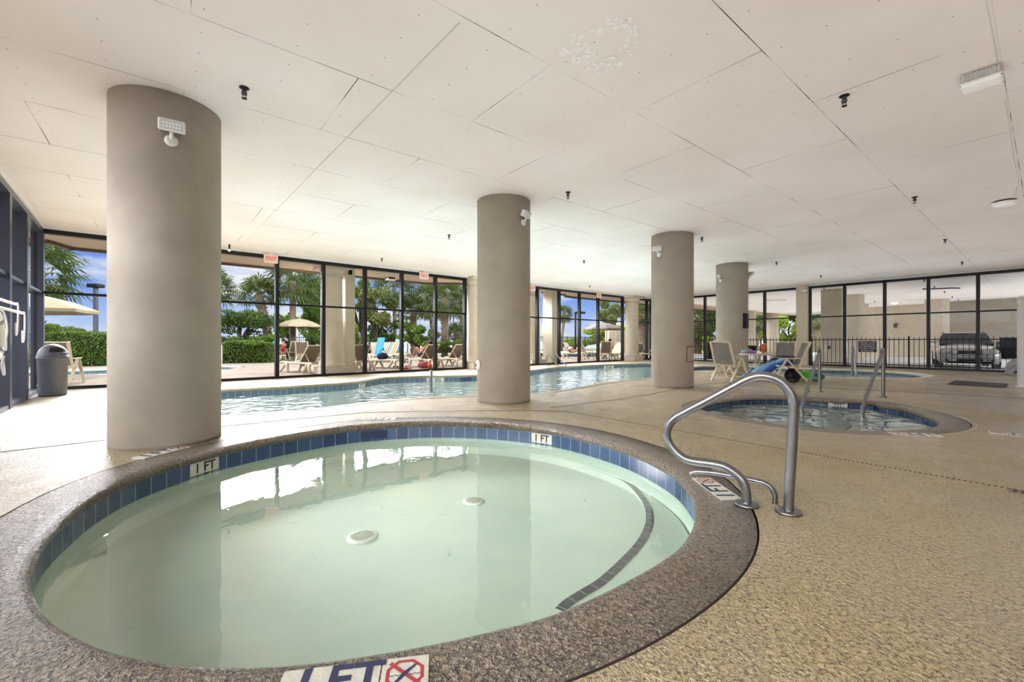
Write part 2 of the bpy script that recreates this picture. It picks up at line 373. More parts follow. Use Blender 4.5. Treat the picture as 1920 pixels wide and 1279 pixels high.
def spline(pts, n, closed=True):
    out = []; m = len(pts); segs = m if closed else m-1; per = max(2, n//segs)
    for i in range(segs):
        p = [Vector(pts[(i+k-1) % m] if closed else pts[min(max(i+k-1, 0), m-1)]) for k in range(4)]
        for j in range(per):
            t = j/per; out.append(.5*((2*p[1]) + (p[2]-p[0])*t + (2*p[0]-5*p[1]+4*p[2]-p[3])*t*t + (3*p[1]-p[0]-3*p[2]+p[3])*t**3))
    if not closed: out.append(Vector(pts[-1]))
    return out
def resample(pts, n, closed=True):
    q = pts + ([pts[0]] if closed else []); L = [0]
    for a, b in zip(q, q[1:]): L.append(L[-1] + (b-a).length)
    out = []; j = 0; m = n if closed else n-1
    for i in range(n):
        d = L[-1]*i/m
        while j < len(L)-2 and L[j+1] < d: j += 1
        t = (d-L[j])/max(1e-9, L[j+1]-L[j]); out.append(q[j].lerp(q[j+1], t))
    return out, L[-1]
# ================================================================ plan
VB = 14.1; UL = -1.6                                   # back glass line (v) and left glass line (u)
RA = Vector((10.1, 24.0)); RB = Vector((17.55, 14.9)); RD = (RB-RA).normalized(); RN = Vector((-RD.y, RD.x))   # right glass line, RN points outside
if RN.x < 0: RN = -RN
def on_back(px, v=VB):
    k = (px-960)/F; Y = v/(.7523 - .6588*k); return Vector((k*Y, Y, 0))
def on_right(px, off=0):
    k = (px-960)/F; o = RA + RN*off; # (o + RD s).x = k*(o+RD s).y
    s = (k*o.y - o.x)/(RD.x - k*RD.y); q = o + RD*s; return Vector((q.x, q.y, 0))
def line_x(p, d, q, e):
    den = d.x*e.y - d.y*e.x; t = ((q.x-p.x)*e.y - (q.y-p.y)*e.x)/den; return p + d*t
UD = Vector((.7523, .6588)); VD = Vector((-.6588, .7523))
def uv2(u, v): p = UV(u, v); return Vector((p.x, p.y))
CL = uv2(UL, VB); CR = line_x(CL, UD, RA, RD)          # room corners
BL = uv2(UL, -7.5); BR = line_x(BL, UD, RA, RD)
room = [BL, BR, CR, CL]
# ================================================================ pools
def ccw(pts):
    a = sum(p.x*q.y - q.x*p.y for p, q in zip(pts, pts[1:]+pts[:1])); return pts if a > 0 else pts[::-1]
def offset(pts, d):
    n = len(pts); out = []
    for i in range(n):
        t = (pts[(i+1) % n] - pts[i-1]).normalized(); out.append(pts[i] + Vector((t.y, -t.x))*d)
    return out
def outline(pixels, n, z=0, smooth=True):
    q = [G(*p, z) for p in pixels]; q = [Vector((p.x, p.y)) for p in q]
    if smooth: q = spline(q, n*2)
    return ccw(resample(q, n)[0])
HOLES = []
def strip(rings, closed=True):
    m = MB(); n = len(rings[0]); m.uv = []
    vs = [p for r in rings for p in r]
    fs = [(i*n+k, i*n+(k+1) % n, (i+1)*n+(k+1) % n, (i+1)*n+k) for i in range(len(rings)-1) for k in range(n if closed else n-1)]
    m.add(vs, fs, True); return m
def make_pool(name, label, ol, width, level, depth, mats, lip=.085, group=None, seam=True, th=.154):
    cop_m, tile_m, basin_m, water_m = mats
    def off(o):
        q = offset(ol, o)
        for _ in range(int(max(0, o-.1)*60)): q = [(q[i-1]+q[i]*2+q[(i+1) % len(q)])/4 for i in range(len(q))]
        return q
    r = off(width+.009); HOLES.append((name, r))
    ring = lambda o, z: [(p.x, p.y, z) for p in off(o)]
    b = MB(); rings = [ring(.02, -lip-th+.004), ring(.02, -depth+.04), ring(-.03, -depth)]
    n = len(ol); vs = [p for q in rings for p in q]
    b.add(vs, [(i*n+k, (i+1)*n+k, (i+1)*n+(k+1) % n, i*n+(k+1) % n) for i in range(2) for k in range(n)], True)
    b.prism([(p[0], p[1]) for p in rings[2]], None, -depth)
    root = b.build(name, basin_m, label=label, cat='pool', group=group)
    prof = [(width+.009, -.03), (width, -.03), (width-.004, 0), (.07, .003), (.03, -.002), (.006, -.014), (-.006, -.03), (-.008, -.05), (.0, -.072), (.02, -lip)]
    c = strip([ring(o, z) for o, z in prof]); c.uv = None; c.f = [f[::-1] for f in c.f]
    cop = c.build('coping', [cop_m, 'grout'], root)
    for i, p in enumerate(cop.data.polygons):
        if i < 2*n and seam: p.material_index = 1
    t = MB(); L = 0; acc = [0]
    for a, d in zip(ol, ol[1:]+ol[:1]): acc.append(acc[-1] + (d-a).length)
    o2 = offset(ol, .02); o2.append(o2[0]); vs = []; t.uv = []
    for z, v in ((-lip, 0), (-lip-th, th)):
        for k, p in enumerate(o2): vs.append((p.x, p.y, z)); t.uv.append((acc[k], v+.002))
    q = len(o2); t.add(vs, [(k, q+k, q+k+1, k+1) for k in range(q-1)], True); t.build('tile_band', tile_m, root)
    w = MB(); w.prism([(p.x, p.y) for p in offset(ol, .019)], None, level); w.build('water_surface', water_m, root)
    return root
wading = outline([(52,1085),(56,1060),(84,1006),(126,965),(181,925),(244,893),(303,872),(362,854),(421,839),(506,822),(590,808),(668,797.7),(786,790.5),(879,791),(963,796),(1048,806.6),(1132,826),(1195,847),(1258,879),(1292,913),(1304.5,942),(1302.4,976),(1287.6,1005.5),(1258,1035),(1195,1073),(1110,1115),(1026,1149),(921,1176),(795,1203.5),(668.5,1224.5),(548,1239),(421,1243.5),(295,1233),(190,1208),(105,1165.6),(72,1132)], 180)
main = outline([(365,775),(450,778),(560,769),(700,752),(800,744),(893,741),(950,741),(995,738),(1050,731),(1120,719),(1170,713),(1215,709),(1255,703),(1264,693),(1245,683),(1221,681),(1167,682),(1122,683.7),(1075,686.4),(1041,688),(1004,692.5),(960,698),(893,702.5),(802,704),(740,706),(712,708),(684,712.5),(660,715.5),(633,717.5),(520,724.5),(411,730),(350,735),(320,748),(330,765)], 260)
spa = outline([(1318,761),(1318,768),(1356,778),(1419,789),(1497,799),(1575,805),(1653,807.5),(1716,804),(1752,799),(1761,790),(1731,776),(1688,764),(1650,758.5),(1637,754),(1610,752),(1559,750.5),(1481,745.6),(1403,745),(1345,752)], 160)
rear = outline([(1292,695),(1306,696),(1330,695.5),(1400,698),(1480,702),(1549,706.5),(1650,709.5),(1709,708.5),(1731,706),(1734,703.5),(1709,699.5),(1661,696),(1600,693),(1509,690.5),(1430,687.5),(1360,686),(1316,686),(1296,689)], 160)
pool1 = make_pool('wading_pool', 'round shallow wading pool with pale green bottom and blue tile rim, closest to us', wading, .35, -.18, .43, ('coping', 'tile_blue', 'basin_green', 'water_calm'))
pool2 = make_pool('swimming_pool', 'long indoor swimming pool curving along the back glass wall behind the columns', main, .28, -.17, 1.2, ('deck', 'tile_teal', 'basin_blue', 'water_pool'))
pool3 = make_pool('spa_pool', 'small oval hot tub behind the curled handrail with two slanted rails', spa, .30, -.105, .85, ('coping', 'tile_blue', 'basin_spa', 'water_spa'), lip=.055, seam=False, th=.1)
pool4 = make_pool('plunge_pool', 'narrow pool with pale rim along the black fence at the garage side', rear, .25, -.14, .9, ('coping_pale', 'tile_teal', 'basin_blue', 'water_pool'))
# wading pool: shallow shelf with black nosing tiles, drains
ZF = -.43
shelf_px = [(1128,858),(1136,866),(1153,889),(1186,913),(1212,946),(1218,976),(1210,1003),(1195,1026),(1165,1058),(1127,1092),(1090,1115),(1064,1132),(1050,1146)]
ZS = -.37
sh = [G(x, y, ZS) for x, y in shelf_px]; sh = [Vector((p.x, p.y)) for p in sh]; sh = spline(sh, 72, False)
wi = offset(wading, -.0)
def nearest(pts, p): return min(range(len(pts)), key=lambda i: (pts[i]-p).length)
i0, i1 = nearest(wi, sh[0]), nearest(wi, sh[-1]); n = len(wi)
arc = []; i = i1
while i != i0: arc.append(wi[i]); i = (i+1) % n
if len(arc) > n*.6:
    arc = []; i = i1
    while i != i0: arc.append(wi[i]); i = (i-1) % n
b = MB(); b.prism([(p.x, p.y) for p in sh + arc], ZF-.02, ZS); b.build('entry_shelf', 'basin_green', pool1)
b = MB(); b.uv = []; acc = 0; vs = []
for i, p in enumerate(sh):
    d = (sh[min(i+1, len(sh)-1)] - sh[max(0, i-1)]).normalized(); nn = Vector((-d.y, d.x)); 
    if i: acc += (p-sh[i-1]).length
    for o in (-.03, .03): q = p + nn*o; vs.append((q.x, q.y, ZS+.004)); b.uv.append((acc, .05+o*.9))
b.add(vs, [(2*i, 2*i+1, 2*i+3, 2*i+2) for i in range(len(sh)-1)]); b.build('nosing_tiles', 'tile_black', pool1)
for (x, y, r) in ((679, 1008, .118), (888, 941, .102)):
    c = G(x, y, ZF); m = MB()
    m.lathe([(r, .0), (r*.96, .010), (r*.8, .014), (.004, .016)], (c.x, c.y, ZF), 32, caps=False)
    for k in range(-6, 7):
        pass
    dcv = m.build('drain_cover', mat('drain_white', rgb(206, 214, 196), .5), pool1); m = MB()
    for k in range(-6, 7):
        for j in range(-6, 7):
            if math.hypot(k, j) < 6.3: m.box((c.x+k*r*.12, c.y+j*r*.12, ZF+.0165), (r*.045, r*.075, .003))
    m.build('slots', mat('slot_grey', rgb(120, 130, 112), .8), dcv)
def wall_tile(pool, ol, px, txt, lip, w=.30, mat_='ink_black', hh=.118):
    # white depth tile on the tile band where the photo shows it
    best = None; n = len(ol)
    for i in range(n):
        p = ol[i]
        if p.y < .1: continue
        x = 960 + F*p.x/p.y; t = (ol[(i+1) % n]-ol[i-1]).normalized(); nrm = Vector((t.y, -t.x))
        if nrm.dot(p) > 0:
            s = abs(x-px)
            if best is None or s < best[0]: best = (s, p, t, nrm)
    _, p, t, nrm = best; c = p + nrm*.02 - nrm*.008; xx = -t   # reading direction as seen from inside
    X = Vector((t.x, t.y, 0)); 
    if X.dot(Vector((p.y, -p.x, 0))) < 0: X = -X
    Z = Vector((0, 0, 1)); o = Vector((c.x, c.y, -lip-hh*.53))
    N_ = Vector((-nrm.x, -nrm.y, 0))
    b = MB(); b.bar(o - X*w/2, o + X*w/2, .012, hh, up=Z); tl = b.build('depth_tile', 'marker_tile', pool)
    vs, fs = text_mesh(txt, hh*1.06); b = MB(); b.add([o + X*v.x*.95 + Z*v.y + N_*(.0075+v.z) for v in vs], fs); b.build('lettering', mat_, tl)
wall_tile(pool1, wading, 392, '1 FT', .085); wall_tile(pool1, wading, 1015, '1 FT', .085)
wall_tile(pool2, main, 677, '3 FT', .085, .28); wall_tile(pool2, main, 816, '3FT 6IN', .085, .62); wall_tile(pool2, main, 1140, '4FT 6IN', .085, .66)
wall_tile(pool3, spa, 1575, '3 FT', .052, .30, hh=.07)
for pool, ol, px, ln in ((pool1, wading, 705, .34), (pool2, main, 874, .36)):      # skimmer mouths: dark slots in the tile band
    i = min((i for i in range(len(ol)) if ol[i].y > (4.5 if pool is pool1 else 14)), key=lambda i: abs(960+F*ol[i].x/ol[i].y-px)); t = (ol[(i+1) % len(ol)]-ol[i-1]).normalized()
    nrm = Vector((t.y, -t.x)); p = ol[i]+nrm*.014; b = MB(); b.bar((p.x-t.x*ln/2, p.y-t.y*ln/2, -.15), (p.x+t.x*ln/2, p.y+t.y*ln/2, -.15), .01, .1, up=(0, 0, 1)); b.build('skimmer_mouth', 'ink_blue', pool)
# outdoor pool at the far left and raised outdoor pool
outp = ccw(resample([Vector((p.x, p.y)) for p in (UV(-9, 19.6), UV(2.6, 19.9), UV(3.6, 21.5), UV(2.8, 23.2), UV(-9, 23.4))], 80)[0])
pool5 = make_pool('outdoor_pool', 'turquoise outdoor pool in front of the long hedge at the left', outp, .3, -.1, 1.2, ('coping_pale', 'tile_teal', 'basin_outdoor', 'water_pool'))
# ================================================================ floor, terrace, ceiling
def holes_for(*names): return [[(p.x, p.y) for p in r] for nm, r in HOLES if nm in names]
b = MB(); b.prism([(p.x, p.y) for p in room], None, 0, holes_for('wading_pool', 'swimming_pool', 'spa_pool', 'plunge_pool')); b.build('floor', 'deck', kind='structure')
TERR = [BL, CL, CR, CR + UD*26, uv2(0, 31) + UD*50, uv2(8, 31), uv2(8, 26), uv2(-26, 26), uv2(-26, -7.5)]
b = MB(); b.prism([(p.x, p.y) for p in TERR], None, 0, holes_for('outdoor_pool')); b.build('terrace', 'terrace', kind='structure')
GAR = [BR, CR, CR + UD*26, BR + UD*26]
b = MB(); b.prism([(p.x, p.y) for p in GAR], None, 0); b.build('garage_floor', 'concrete', kind='structure')
b = MB(); b.prism([(p.x, p.y) for p in (uv2(-60, -7.5), uv2(-60, 90), uv2(130, 90), uv2(130, -7.5))], None, -1.5); b.build('dune_ground', 'dune', kind='structure')
b = MB(); b.prism([(p.x, p.y) for p in (uv2(-45, 25.9), uv2(8.1, 25.9), uv2(8.1, 30.9), uv2(110, 30.9), uv2(110, 42), uv2(-45, 42))], -1.4, -.02); b.build('lawn', 'grass', kind='structure')
b = MB(); b.prism([(-4000, 60), (4000, 60), (4000, 4500), (-4000, 4500)], None, -2.5); b.build('sea', 'sea', kind='structure')
# ceiling slab with its overhang
EDGE = [uv2(UL-2.6, -7.5), uv2(UL-2.6, 15.9), uv2(-1.65, 15.9), uv2(-1.3, 16.7), uv2(9.6, 16.7), uv2(10.6, 15.8), uv2(17.6, 15.8), uv2(18.4, 16.4), uv2(46, 16.4), uv2(46, -7.5)]
inner = [BL, BR, CR, CL]
b = MB(); b.prism([(p.x, p.y) for p in inner], CZ, CZ+.35); b.build('ceiling', 'ceiling', kind='structure')
h_ = [(p.x, p.y) for p in inner]
eo = [(p.x, p.y) for p in EDGE]
e2 = [(p.x, p.y) for p in (EDGE[0], EDGE[1], EDGE[2], EDGE[3], EDGE[4], EDGE[5], EDGE[6], EDGE[7], EDGE[8], CR+UD*26+Vector((.1, 0)), CR, CL, BL)]
b = MB(); b.prism(e2, CZ, CZ+.35); b.build('ceiling_overhang', 'soffit', kind='structure')
b = MB(); b.prism([(p.x, p.y) for p in (BR, BR+UD*26, CR+UD*26, CR)], CZ, CZ+.35); b.build('ceiling_garage', 'ceiling', kind='structure')
b = MB()
for a, c in zip(EDGE[:9], EDGE[1:9]):
    d = (c-a).normalized(); b.bar((a.x-d.x*.03, a.y-d.y*.03, CZ+.12), (c.x+d.x*.03, c.y+d.y*.03, CZ+.12), .12, .40, up=(0, 0, 1))
b.build('trim_1', 'fascia', kind='structure')
# rear wall behind the camera
b = MB(); m_ = (BL+BR)/2; b.box((m_.x, m_.y, CZ/2), ((BR-BL).length, .2, CZ), math.atan2(UD.y, UD.x)); b.build('wall_rear', 'stucco_cream', kind='structure')
# ================================================================ glazing
WN = [0]
def bay(a, c, mat_='frame_black', mw=.10, md=.15, last=False, first=True, tz=2.18, zt=3.60, pane=True, s_off=0):
    a = Vector((a.x, a.y, 0)); c = Vector((c.x, c.y, 0)); d = (c-a).normalized(); Z = Vector((0, 0, 1)); WN[0] += 1; b = MB()
    def post(p): b.bar(p + Z*.0, p + Z*zt, mw, md, up=(-d.y, d.x, 0)) if False else b.box(p + Z*(zt/2), (mw, md, zt), math.atan2(d.y, d.x))
    if first: post(a)
    if last: post(c)
    def rail(z, h, dp): q = (a+c)/2; b.box((q.x, q.y, z), ((c-a).length, dp, h), math.atan2(d.y, d.x))
    rail(.035, .07, md*.9); rail(tz, .055, md*.7); rail(zt-.055, .11, md)
    w = b.build('window_%d' % WN[0], mat_, kind='structure')
    if pane:
        for z0, z1 in ((.07, tz-.027), (tz+.027, zt-.11)):
            g = MB(); q = (a+c)/2; g.box((q.x, q.y, (z0+z1)/2), ((c-a).length-.01, .008, z1-z0), math.atan2(d.y, d.x)); g.build('pane', 'glass', w)
    return w
bx = [on_back(p) for p in (238, 396, 519, 606, 684, 753, 816, 871)]
cl3 = Vector((CL.x, CL.y, 0))
pts = [cl3] + bx
for i, (a, c) in enumerate(zip(pts, pts[1:])): bay(a, c, first=True, last=(i == len(pts)-2))
bx = [on_back(p) for p in (960, 1007, 1048, 1086, 1121, 1167)]
for i, (a, c) in enumerate(zip(bx, bx[1:])): bay(a, c, last=(i == len(bx)-2))
bx = [on_back(p) for p in (1192, 1212.5)] + [Vector((CR.x, CR.y, 0))]
for i, (a, c) in enumerate(zip(bx, bx[1:])): bay(a, c, last=(i == len(bx)-2))
sL = [0, 1.95, 3.45, 5.1, 6.9, 8.8, 10.8, 12.8, 14.8, 16.8, 18.8, 21.5]
lp = [cl3 + Vector((.6588, -.7523, 0))*s for s in sL]
for i, (a, c) in enumerate(zip(lp, lp[1:])): bay(a, c, 'frame_black_lit', mw=.15, md=.20, first=True)
rx = [Vector((CR.x, CR.y, 0))] + [on_right(p) for p in (1322, 1434, 1496)]
for i, (a, c) in enumerate(zip(rx, rx[1:])): bay(a, c, last=(i == len(rx)-2), first=(i > 0))
rx = [on_right(p) for p in (1519, 1584, 1659, 1741, 1834, 1945, 2090, 2300, 2700, 3400)]
for i, (a, c) in enumerate(zip(rx, rx[1:])): bay(a, c, last=(i == len(rx)-2))
# white trims between the frames and the ceiling
b = MB()
for a, c, hw in ((CL, CR, VB), (BL, CL, 0), (CR, BR, 0)):
    q = (a+c)/2; d = c-a; b.box((q.x, q.y, CZ-.03), (d.length, .22, .06), math.atan2(d.y, d.x))
b.build('trim_2', 'white_paint', kind='structure')
# low kerbs under glazing
# ================================================================ columns
def column(x, y, r, name='column'):
    b = MB(); b.lathe([(r, -.01), (r, CZ+.01)], (x, y, 0), 64); return b.build(name, 'stucco_taupe', kind='structure')
cols = [column(-3.81, 4.78, .492), column(-.152, 7.95, .487), column(3.89, 10.49, .485), column(7.35, 14.44, .485)]
def classic(x, y, r, mt):
    b = MB(); b.box((x, y, .11), (r*2.5, r*2.5, .22), UROT)
    b.lathe([(r*1.22, .22), (r*1.25, .27), (r*1.22, .32), (r*1.1, .35), (r*1.12, .39), (r*1.0, .45), (r, .5), (r*.96, CZ-.42), (r*1.03, CZ-.40), (r*1.03, CZ-.37), (r*.97, CZ-.35), (r*.98, CZ-.24), (r*1.15, CZ-.18), (r*1.2, CZ-.13)], (x, y, 0), 40)
    b.box((x, y, CZ-.065), (r*2.6, r*2.6, .13), UROT); return b.build('column', mt, kind='structure')
p = on_back(893); classic(p.x, p.y, .38, 'stucco_cream'); p = on_back(1185); classic(p.x, p.y, .37, 'stucco_cream')
p = P(622, 640, 14.75); classic(p.x, p.y, .36, 'stucco_sun')
p = P(999, 640, 20.9); classic(p.x, p.y, .36, 'stucco_cream')
def pier(px0, px1, Y, depth, mt, z1=CZ, rot=UROT, name='column'):
    a = P(px0, 640, Y); c = P(px1, 640, Y); w = (c.x-a.x); b = MB()
    b.box(((a.x+c.x)/2, Y, z1/2), (w, depth, z1+.02), 0 if rot is None else rot); return b.build(name, mt, kind='structure')
p = P(652, 640, 15.25); b = MB(); b.box((p.x, p.y, CZ/2), (.34, .46, CZ), UROT); b.build('column', 'stucco_sun', kind='structure')
p = P(1032, 640, 21.3); b = MB(); b.box((p.x, p.y, CZ/2), (.42, .62, CZ), UROT); b.build('column', 'stucco_cream', kind='structure')
# pilaster in the right glass line
a = on_right(1507); b = MB(); b.box((a.x, a.y, CZ/2), (.46, .46, CZ), math.atan2(RD.y, RD.x)); b.build('column', 'stucco_cream', kind='structure')
# ================================================================ garage beyond the right glass
RR = math.atan2(RD.y, RD.x)
def gwall(pxa, Ya, pxb, Yb, mt='stucco_cream', th=.25, name='wall_garage', kind='structure'):
    a = P(pxa, 640, Ya); c = P(pxb, 640, Yb); b = MB(); d = c-a; nrm = Vector((d.y, -d.x, 0)).normalized()
    if nrm.dot(a) < 0: nrm = -nrm
    q = (a+c)/2 + nrm*th/2; b.box((q.x, q.y, CZ/2), (d.length, th, CZ), math.atan2(d.y, d.x)); return b.build(name, mt, kind=kind)
gwall(1539, 21.6, 1578, 20.9, th=.55, name='column')
gwall(1588, 23.9, 1610, 23.4, th=.6, name='column')
gwall(1614, 29.8, 1622, 29.6, th=.7, name='column')
gwall(1623, 33.3, 1734, 29.6)
gwall(1733, 26.9, 1768, 26.0, th=.6, name='column')
gwall(1776, 28.0, 1990, 24.0, 'stucco_taupe')
gwall(1402, 36.5, 1414, 36.2, th=.7, name='column'); p = P(1447, 640, 40); b = MB(); b.lathe([(.55, 0), (.55, CZ)], (p.x, p.y, 0), 32); b.build('column', 'stucco_cream', kind='structure')
# ================================================================ handrails
def plane_pts(base, d, pix):
    out = []
    for px, py in pix:
        k = (px-960)/F; s = (k*base.y - base.x)/(d.x - k*d.y); Y = base.y + d.y*s
        out.append(Vector((base.x + d.x*s, Y, HC + (640-py)*Y/F)))
    return out
def flange(m, p, r=.06): m.lathe([(r, 0), (r, .012), (r*.92, .018), (r*.5, .02)], p, 28)
b1 = G(1400, 948); b2 = G(1478, 962); d = (b1-b2).normalized()
pix = [(1478,964),(1481,900),(1485,838),(1487.5,770),(1487,752),(1480,735),(1466,718),(1447,708.5),(1425,705.5),(1403,710.6),(1375,725),(1325,752),(1284,773.5),(1264,785.6),(1253,801),(1250,817),(1254.7,832.5),(1267,848),(1284,860.6),(1303,866),(1334,870),(1356,874.7),(1375,885.6),(1390.6,901),(1398.4,920),(1400,948)]
rail = empty('handrail', b2, 0, 'large curled stainless steel handrail beside the round wading pool', 'handrail')
pp = [p - b2 for p in plane_pts(b2, d, pix)]; pp = spline(pp, 130, False); m = MB(); m.tube(pp, .030, 24); m.build('bent_tube', 'steel', rail)
for p in (b1, b2): m = MB(); flange(m, p-b2, .076); m.build('floor_flange', 'steel', rail)
b3 = G(1453, 945); pix = [(1453,947),(1453,930),(1450,922),(1444,914),(1434,907),(1418,902.5),(1375,893.5),(1345,888),(1320,885.5),(1306,885),(1299,887),(1296,891)]
pp = [p - b3 for p in plane_pts(b3, d, pix)]
r2 = empty('toe_rail', b3, 0, 'low thin bent steel bar under the large curled handrail', 'handrail')
m = MB(); m.tube(spline(pp, 60, False), .018, 14); m.build('bent_tube', 'steel', r2)
def slant_rail(base, tip, htop, r, label, name='grab_rail', group=None, tz=-.35, lean=.12, m_='steel'):
    d = Vector((tip.x-base.x, tip.y-base.y, 0)); L = d.length; d.normalize(); Z = Vector((0, 0, 1))
    pts = [Vector((0, 0, 0)), Z*(htop*.55), Z*(htop-.10), Z*(htop-.03)+d*.02, Z*htop+d*.075, Z*(htop-.035)+d*.14, Z*(htop-.12)+d*.21]
    e = d*(L*.93) + Z*.0; pts += [pts[-1].lerp(e, .5), e, d*L + Z*tz]
    o = empty(name, base, 0, label, 'handrail', group); m = MB(); m.tube(spline(pts, 90, False), r, 14); m.build('bent_tube', m_, o)
    m = MB(); flange(m, Vector((0, 0, 0)), r*2); m.build('floor_flange', m_, o); return o
slant_rail(G(1537,735), G(1503,771,-.14), .93, .03, 'left of the two slanted steel rails going down into the small hot tub')
slant_rail(G(1656,745), G(1616,778,-.14), .94, .03, 'right of the two slanted steel rails going down into the small hot tub')
slant_rail(G(1598,706), Vector((G(1598,706).x+.62, G(1598,706).y+.62, -.1)), .92, .032, 'upright steel grab rail at the narrow pool in front of the fence')
slant_rail(G(1025,686), G(1047.5,694,-.17), .50, .024, 'left of the pair of ladder rails on the far edge of the long pool', group=None)
slant_rail(G(1041,685), G(1063,694,-.17), .52, .024, 'right of the pair of ladder rails on the far edge of the long pool')
q = G(808,737); slant_rail(q, Vector((q.x-.08, q.y+.75, -.1)), .45, .03, 'short steel rail on the near edge of the long pool left of the middle column')
q = G(1561.5-45, 736); m = MB(); m.tube([q, q+Vector((.0, 0, .12)), q+Vector((-.16, -.12, .1)), q+Vector((-.2, -.16, .07))], .013, 8)
m.build('toe_rail', 'steel', label='tiny bent steel bar at the foot of the left hot tub rail', cat='handrail')
# ================================================================ depth markers set in the deck
def octagon(m, f, r, w, z):
    o = [(math.cos(pi/8+k*pi/4), math.sin(pi/8+k*pi/4)) for k in range(8)]
    m.add([f(x*r, y*r, z) for x, y in o] + [f(x*(r-w), y*(r-w), z) for x, y in o], [(k, (k+1) % 8, 8+(k+1) % 8, 8+k) for k in range(8)])
def marker(origin, dx, label, spec=('1', 'FT', 'N'), t=.158, sc=1.0):
    # origin: lower-left corner; dx: reading direction; tiles laid along dx
    dx = Vector((dx[0], dx[1], 0)).normalized(); dy = Vector((-dx.y, dx.x, 0)); o = empty('depth_marker', (origin[0], origin[1], 0), 0, label, 'pool sign')
    for i, s in enumerate(spec):
        c = dx*(t*sc*(i+.5)) + dy*(t*sc/2); f = lambda x, y, z: c + dx*x*sc + dy*y*sc + Vector((0, 0, z))
        b = MB(); b.box(c + Vector((0, 0, .002)), (t*sc*.965, t*sc*.965, .008), math.atan2(dx.y, dx.x)); tl = b.build('tile', 'marker_tile', o)
        if s == 'N':
            b = MB(); octagon(b, f, .066, .012, .0068); a = .052
            b.add([f(-a-.004, a-.004, .0069), f(-a+.006, a+.006, .0069), f(a+.004, -a+.004, .0069), f(a-.006, -a-.006, .0069)], [(3, 2, 1, 0)]); b.build('ban_sign', 'ink_red', tl)
            b = MB(); b.add([f(-.03, -.045, .0074), f(.005, -.004, .0074), f(.036, .034, .0074), (f(.040, .040, .0074)), f(.028, .036, .0074), f(-.004, .008, .0074), f(-.036, -.038, .0074)], [(0, 1, 2, 3, 4, 5, 6)])
            for sx in (-1, 1):
                w = [(sx*(.014+.009*k), -.004 - (.005 if k % 2 else 0)) for k in range(5)]
                for p, q in zip(w, w[1:]): b.add([f(p[0], p[1], .0073), f(q[0], q[1], .0073), f(q[0], q[1]+.0025, .0073), f(p[0], p[1]+.0025, .0073)], [(0, 1, 2, 3) if sx > 0 else (3, 2, 1, 0)])
            b.build('diver_symbol', 'ink_blue', tl)
        else:
            vs, fs = text_mesh(s, .185); b = MB(); b.add([f(v.x*(.92 if len(s) > 1 else 1), v.y, .0068+v.z) for v in vs], fs); b.build('lettering', 'ink_blue', tl)
    return o
dx = Vector((.985, .168)); rt = Vector((-.288, 1.512)); up = Vector((-.168, .985))
o_ = rt - dx*.474 - up*.158; marker(o_, dx, 'depth marker with no diving sign on the near rim of the wading pool')
marker((1.60, 2.985), (-.02, 1), 'depth marker beside the large curled handrail on the wading pool rim')
marker((-3.42, 4.02), (.2, .98), 'depth marker beside the foot of the nearest left column')
marker((-1.64, 6.16), (-1, -.02), 'white depth marker behind the far rim of the wading pool')
marker((4.98, 5.1), (-.97, .25), 'depth marker on the near rim of the small hot tub')
marker((6.15, 4.95), (-.75, .66), 'pale depth marker at the right edge beyond the hot tub')
# ================================================================ trench drain and joints
def polyline_strip(name, pts, w, mt, z=.0025, label=None, cat=None, h=.004, kind='structure'):
    m = MB()
    for a, c in zip(pts, pts[1:]):
        d_ = (c-a).normalized(); m.bar(Vector((a.x-d_.x*w*.4, a.y-d_.y*w*.4, z)), Vector((c.x+d_.x*w*.4, c.y+d_.y*w*.4, z)), w, h, up=(0, 0, 1))
    return m.build(name, mt, kind=kind if not label else None, label=label, cat=cat)
def gl(*p): return [G(*q) for q in p]
dr = empty('trench_drain', G(1903,919), 0, 'long narrow slotted floor drain running across the deck to the right edge', 'drain')
a, c = G(1060,772)-dr.location, Vector((0, 0, 0)); d_ = (c-a).normalized(); L = (c-a).length; nx = Vector((-d_.y, d_.x, 0))
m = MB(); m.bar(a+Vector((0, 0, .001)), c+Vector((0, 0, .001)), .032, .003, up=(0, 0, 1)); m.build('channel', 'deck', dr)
m = MB(); s_ = 0
while s_ < L*.86:
    p = c - d_*s_; m.box(p+Vector((0, 0, .003)), (.016, .024, .003), math.atan2(d_.y, d_.x)); s_ += .032
m.build('slots', 'ink_black', dr)
m = MB(); m.bar(a+Vector((0, 0, .003)), a.lerp(c, .15)+Vector((0, 0, .003)), .018, .003, up=(0, 0, 1)); m.build('slot_line', 'grout', dr)
dc = empty('drain_outlet', G(1911,925), math.atan2(d_.y, d_.x), 'small square drain grate where the slotted floor drain ends', 'drain')
m = MB(); m.box((0, 0, .004), (.10, .13, .012), bev=.003); m.build('plate', 'sling', dc)
for i in range(2):
    for j in range(4): m = MB(); m.box((-.02+.04*i, -.042+.028*j, .0108), (.018, .014, .002)); m.build('slot', 'ink_black', dc)
sd = lambda *p: polyline_strip('trim_%d' % (3+len([1 for o in bpy.data.objects if o.name.startswith('trim_')])), gl(*p), .010, 'grout')
sd((1060,772), (985,770.5), (914,771), (788,772), (684,774.5), (633,779), (520,790), (414,801))
sd((1033,765), (1180,746.7), (1221,740), (1301,722.6), (1380,716))
sd((0,848.7), (196,826.4)); sd((1540,727), (1920,747)); 
p_ = [Vector(q) for q in gl((1690,762), (1740,769), (1790,779), (1822,791), (1831,799), (1822,807), (1795,813), (1755,817))]
polyline_strip('trim_15', spline(p_, 60, False), .009, 'coping_pale', h=.002, z=.002)
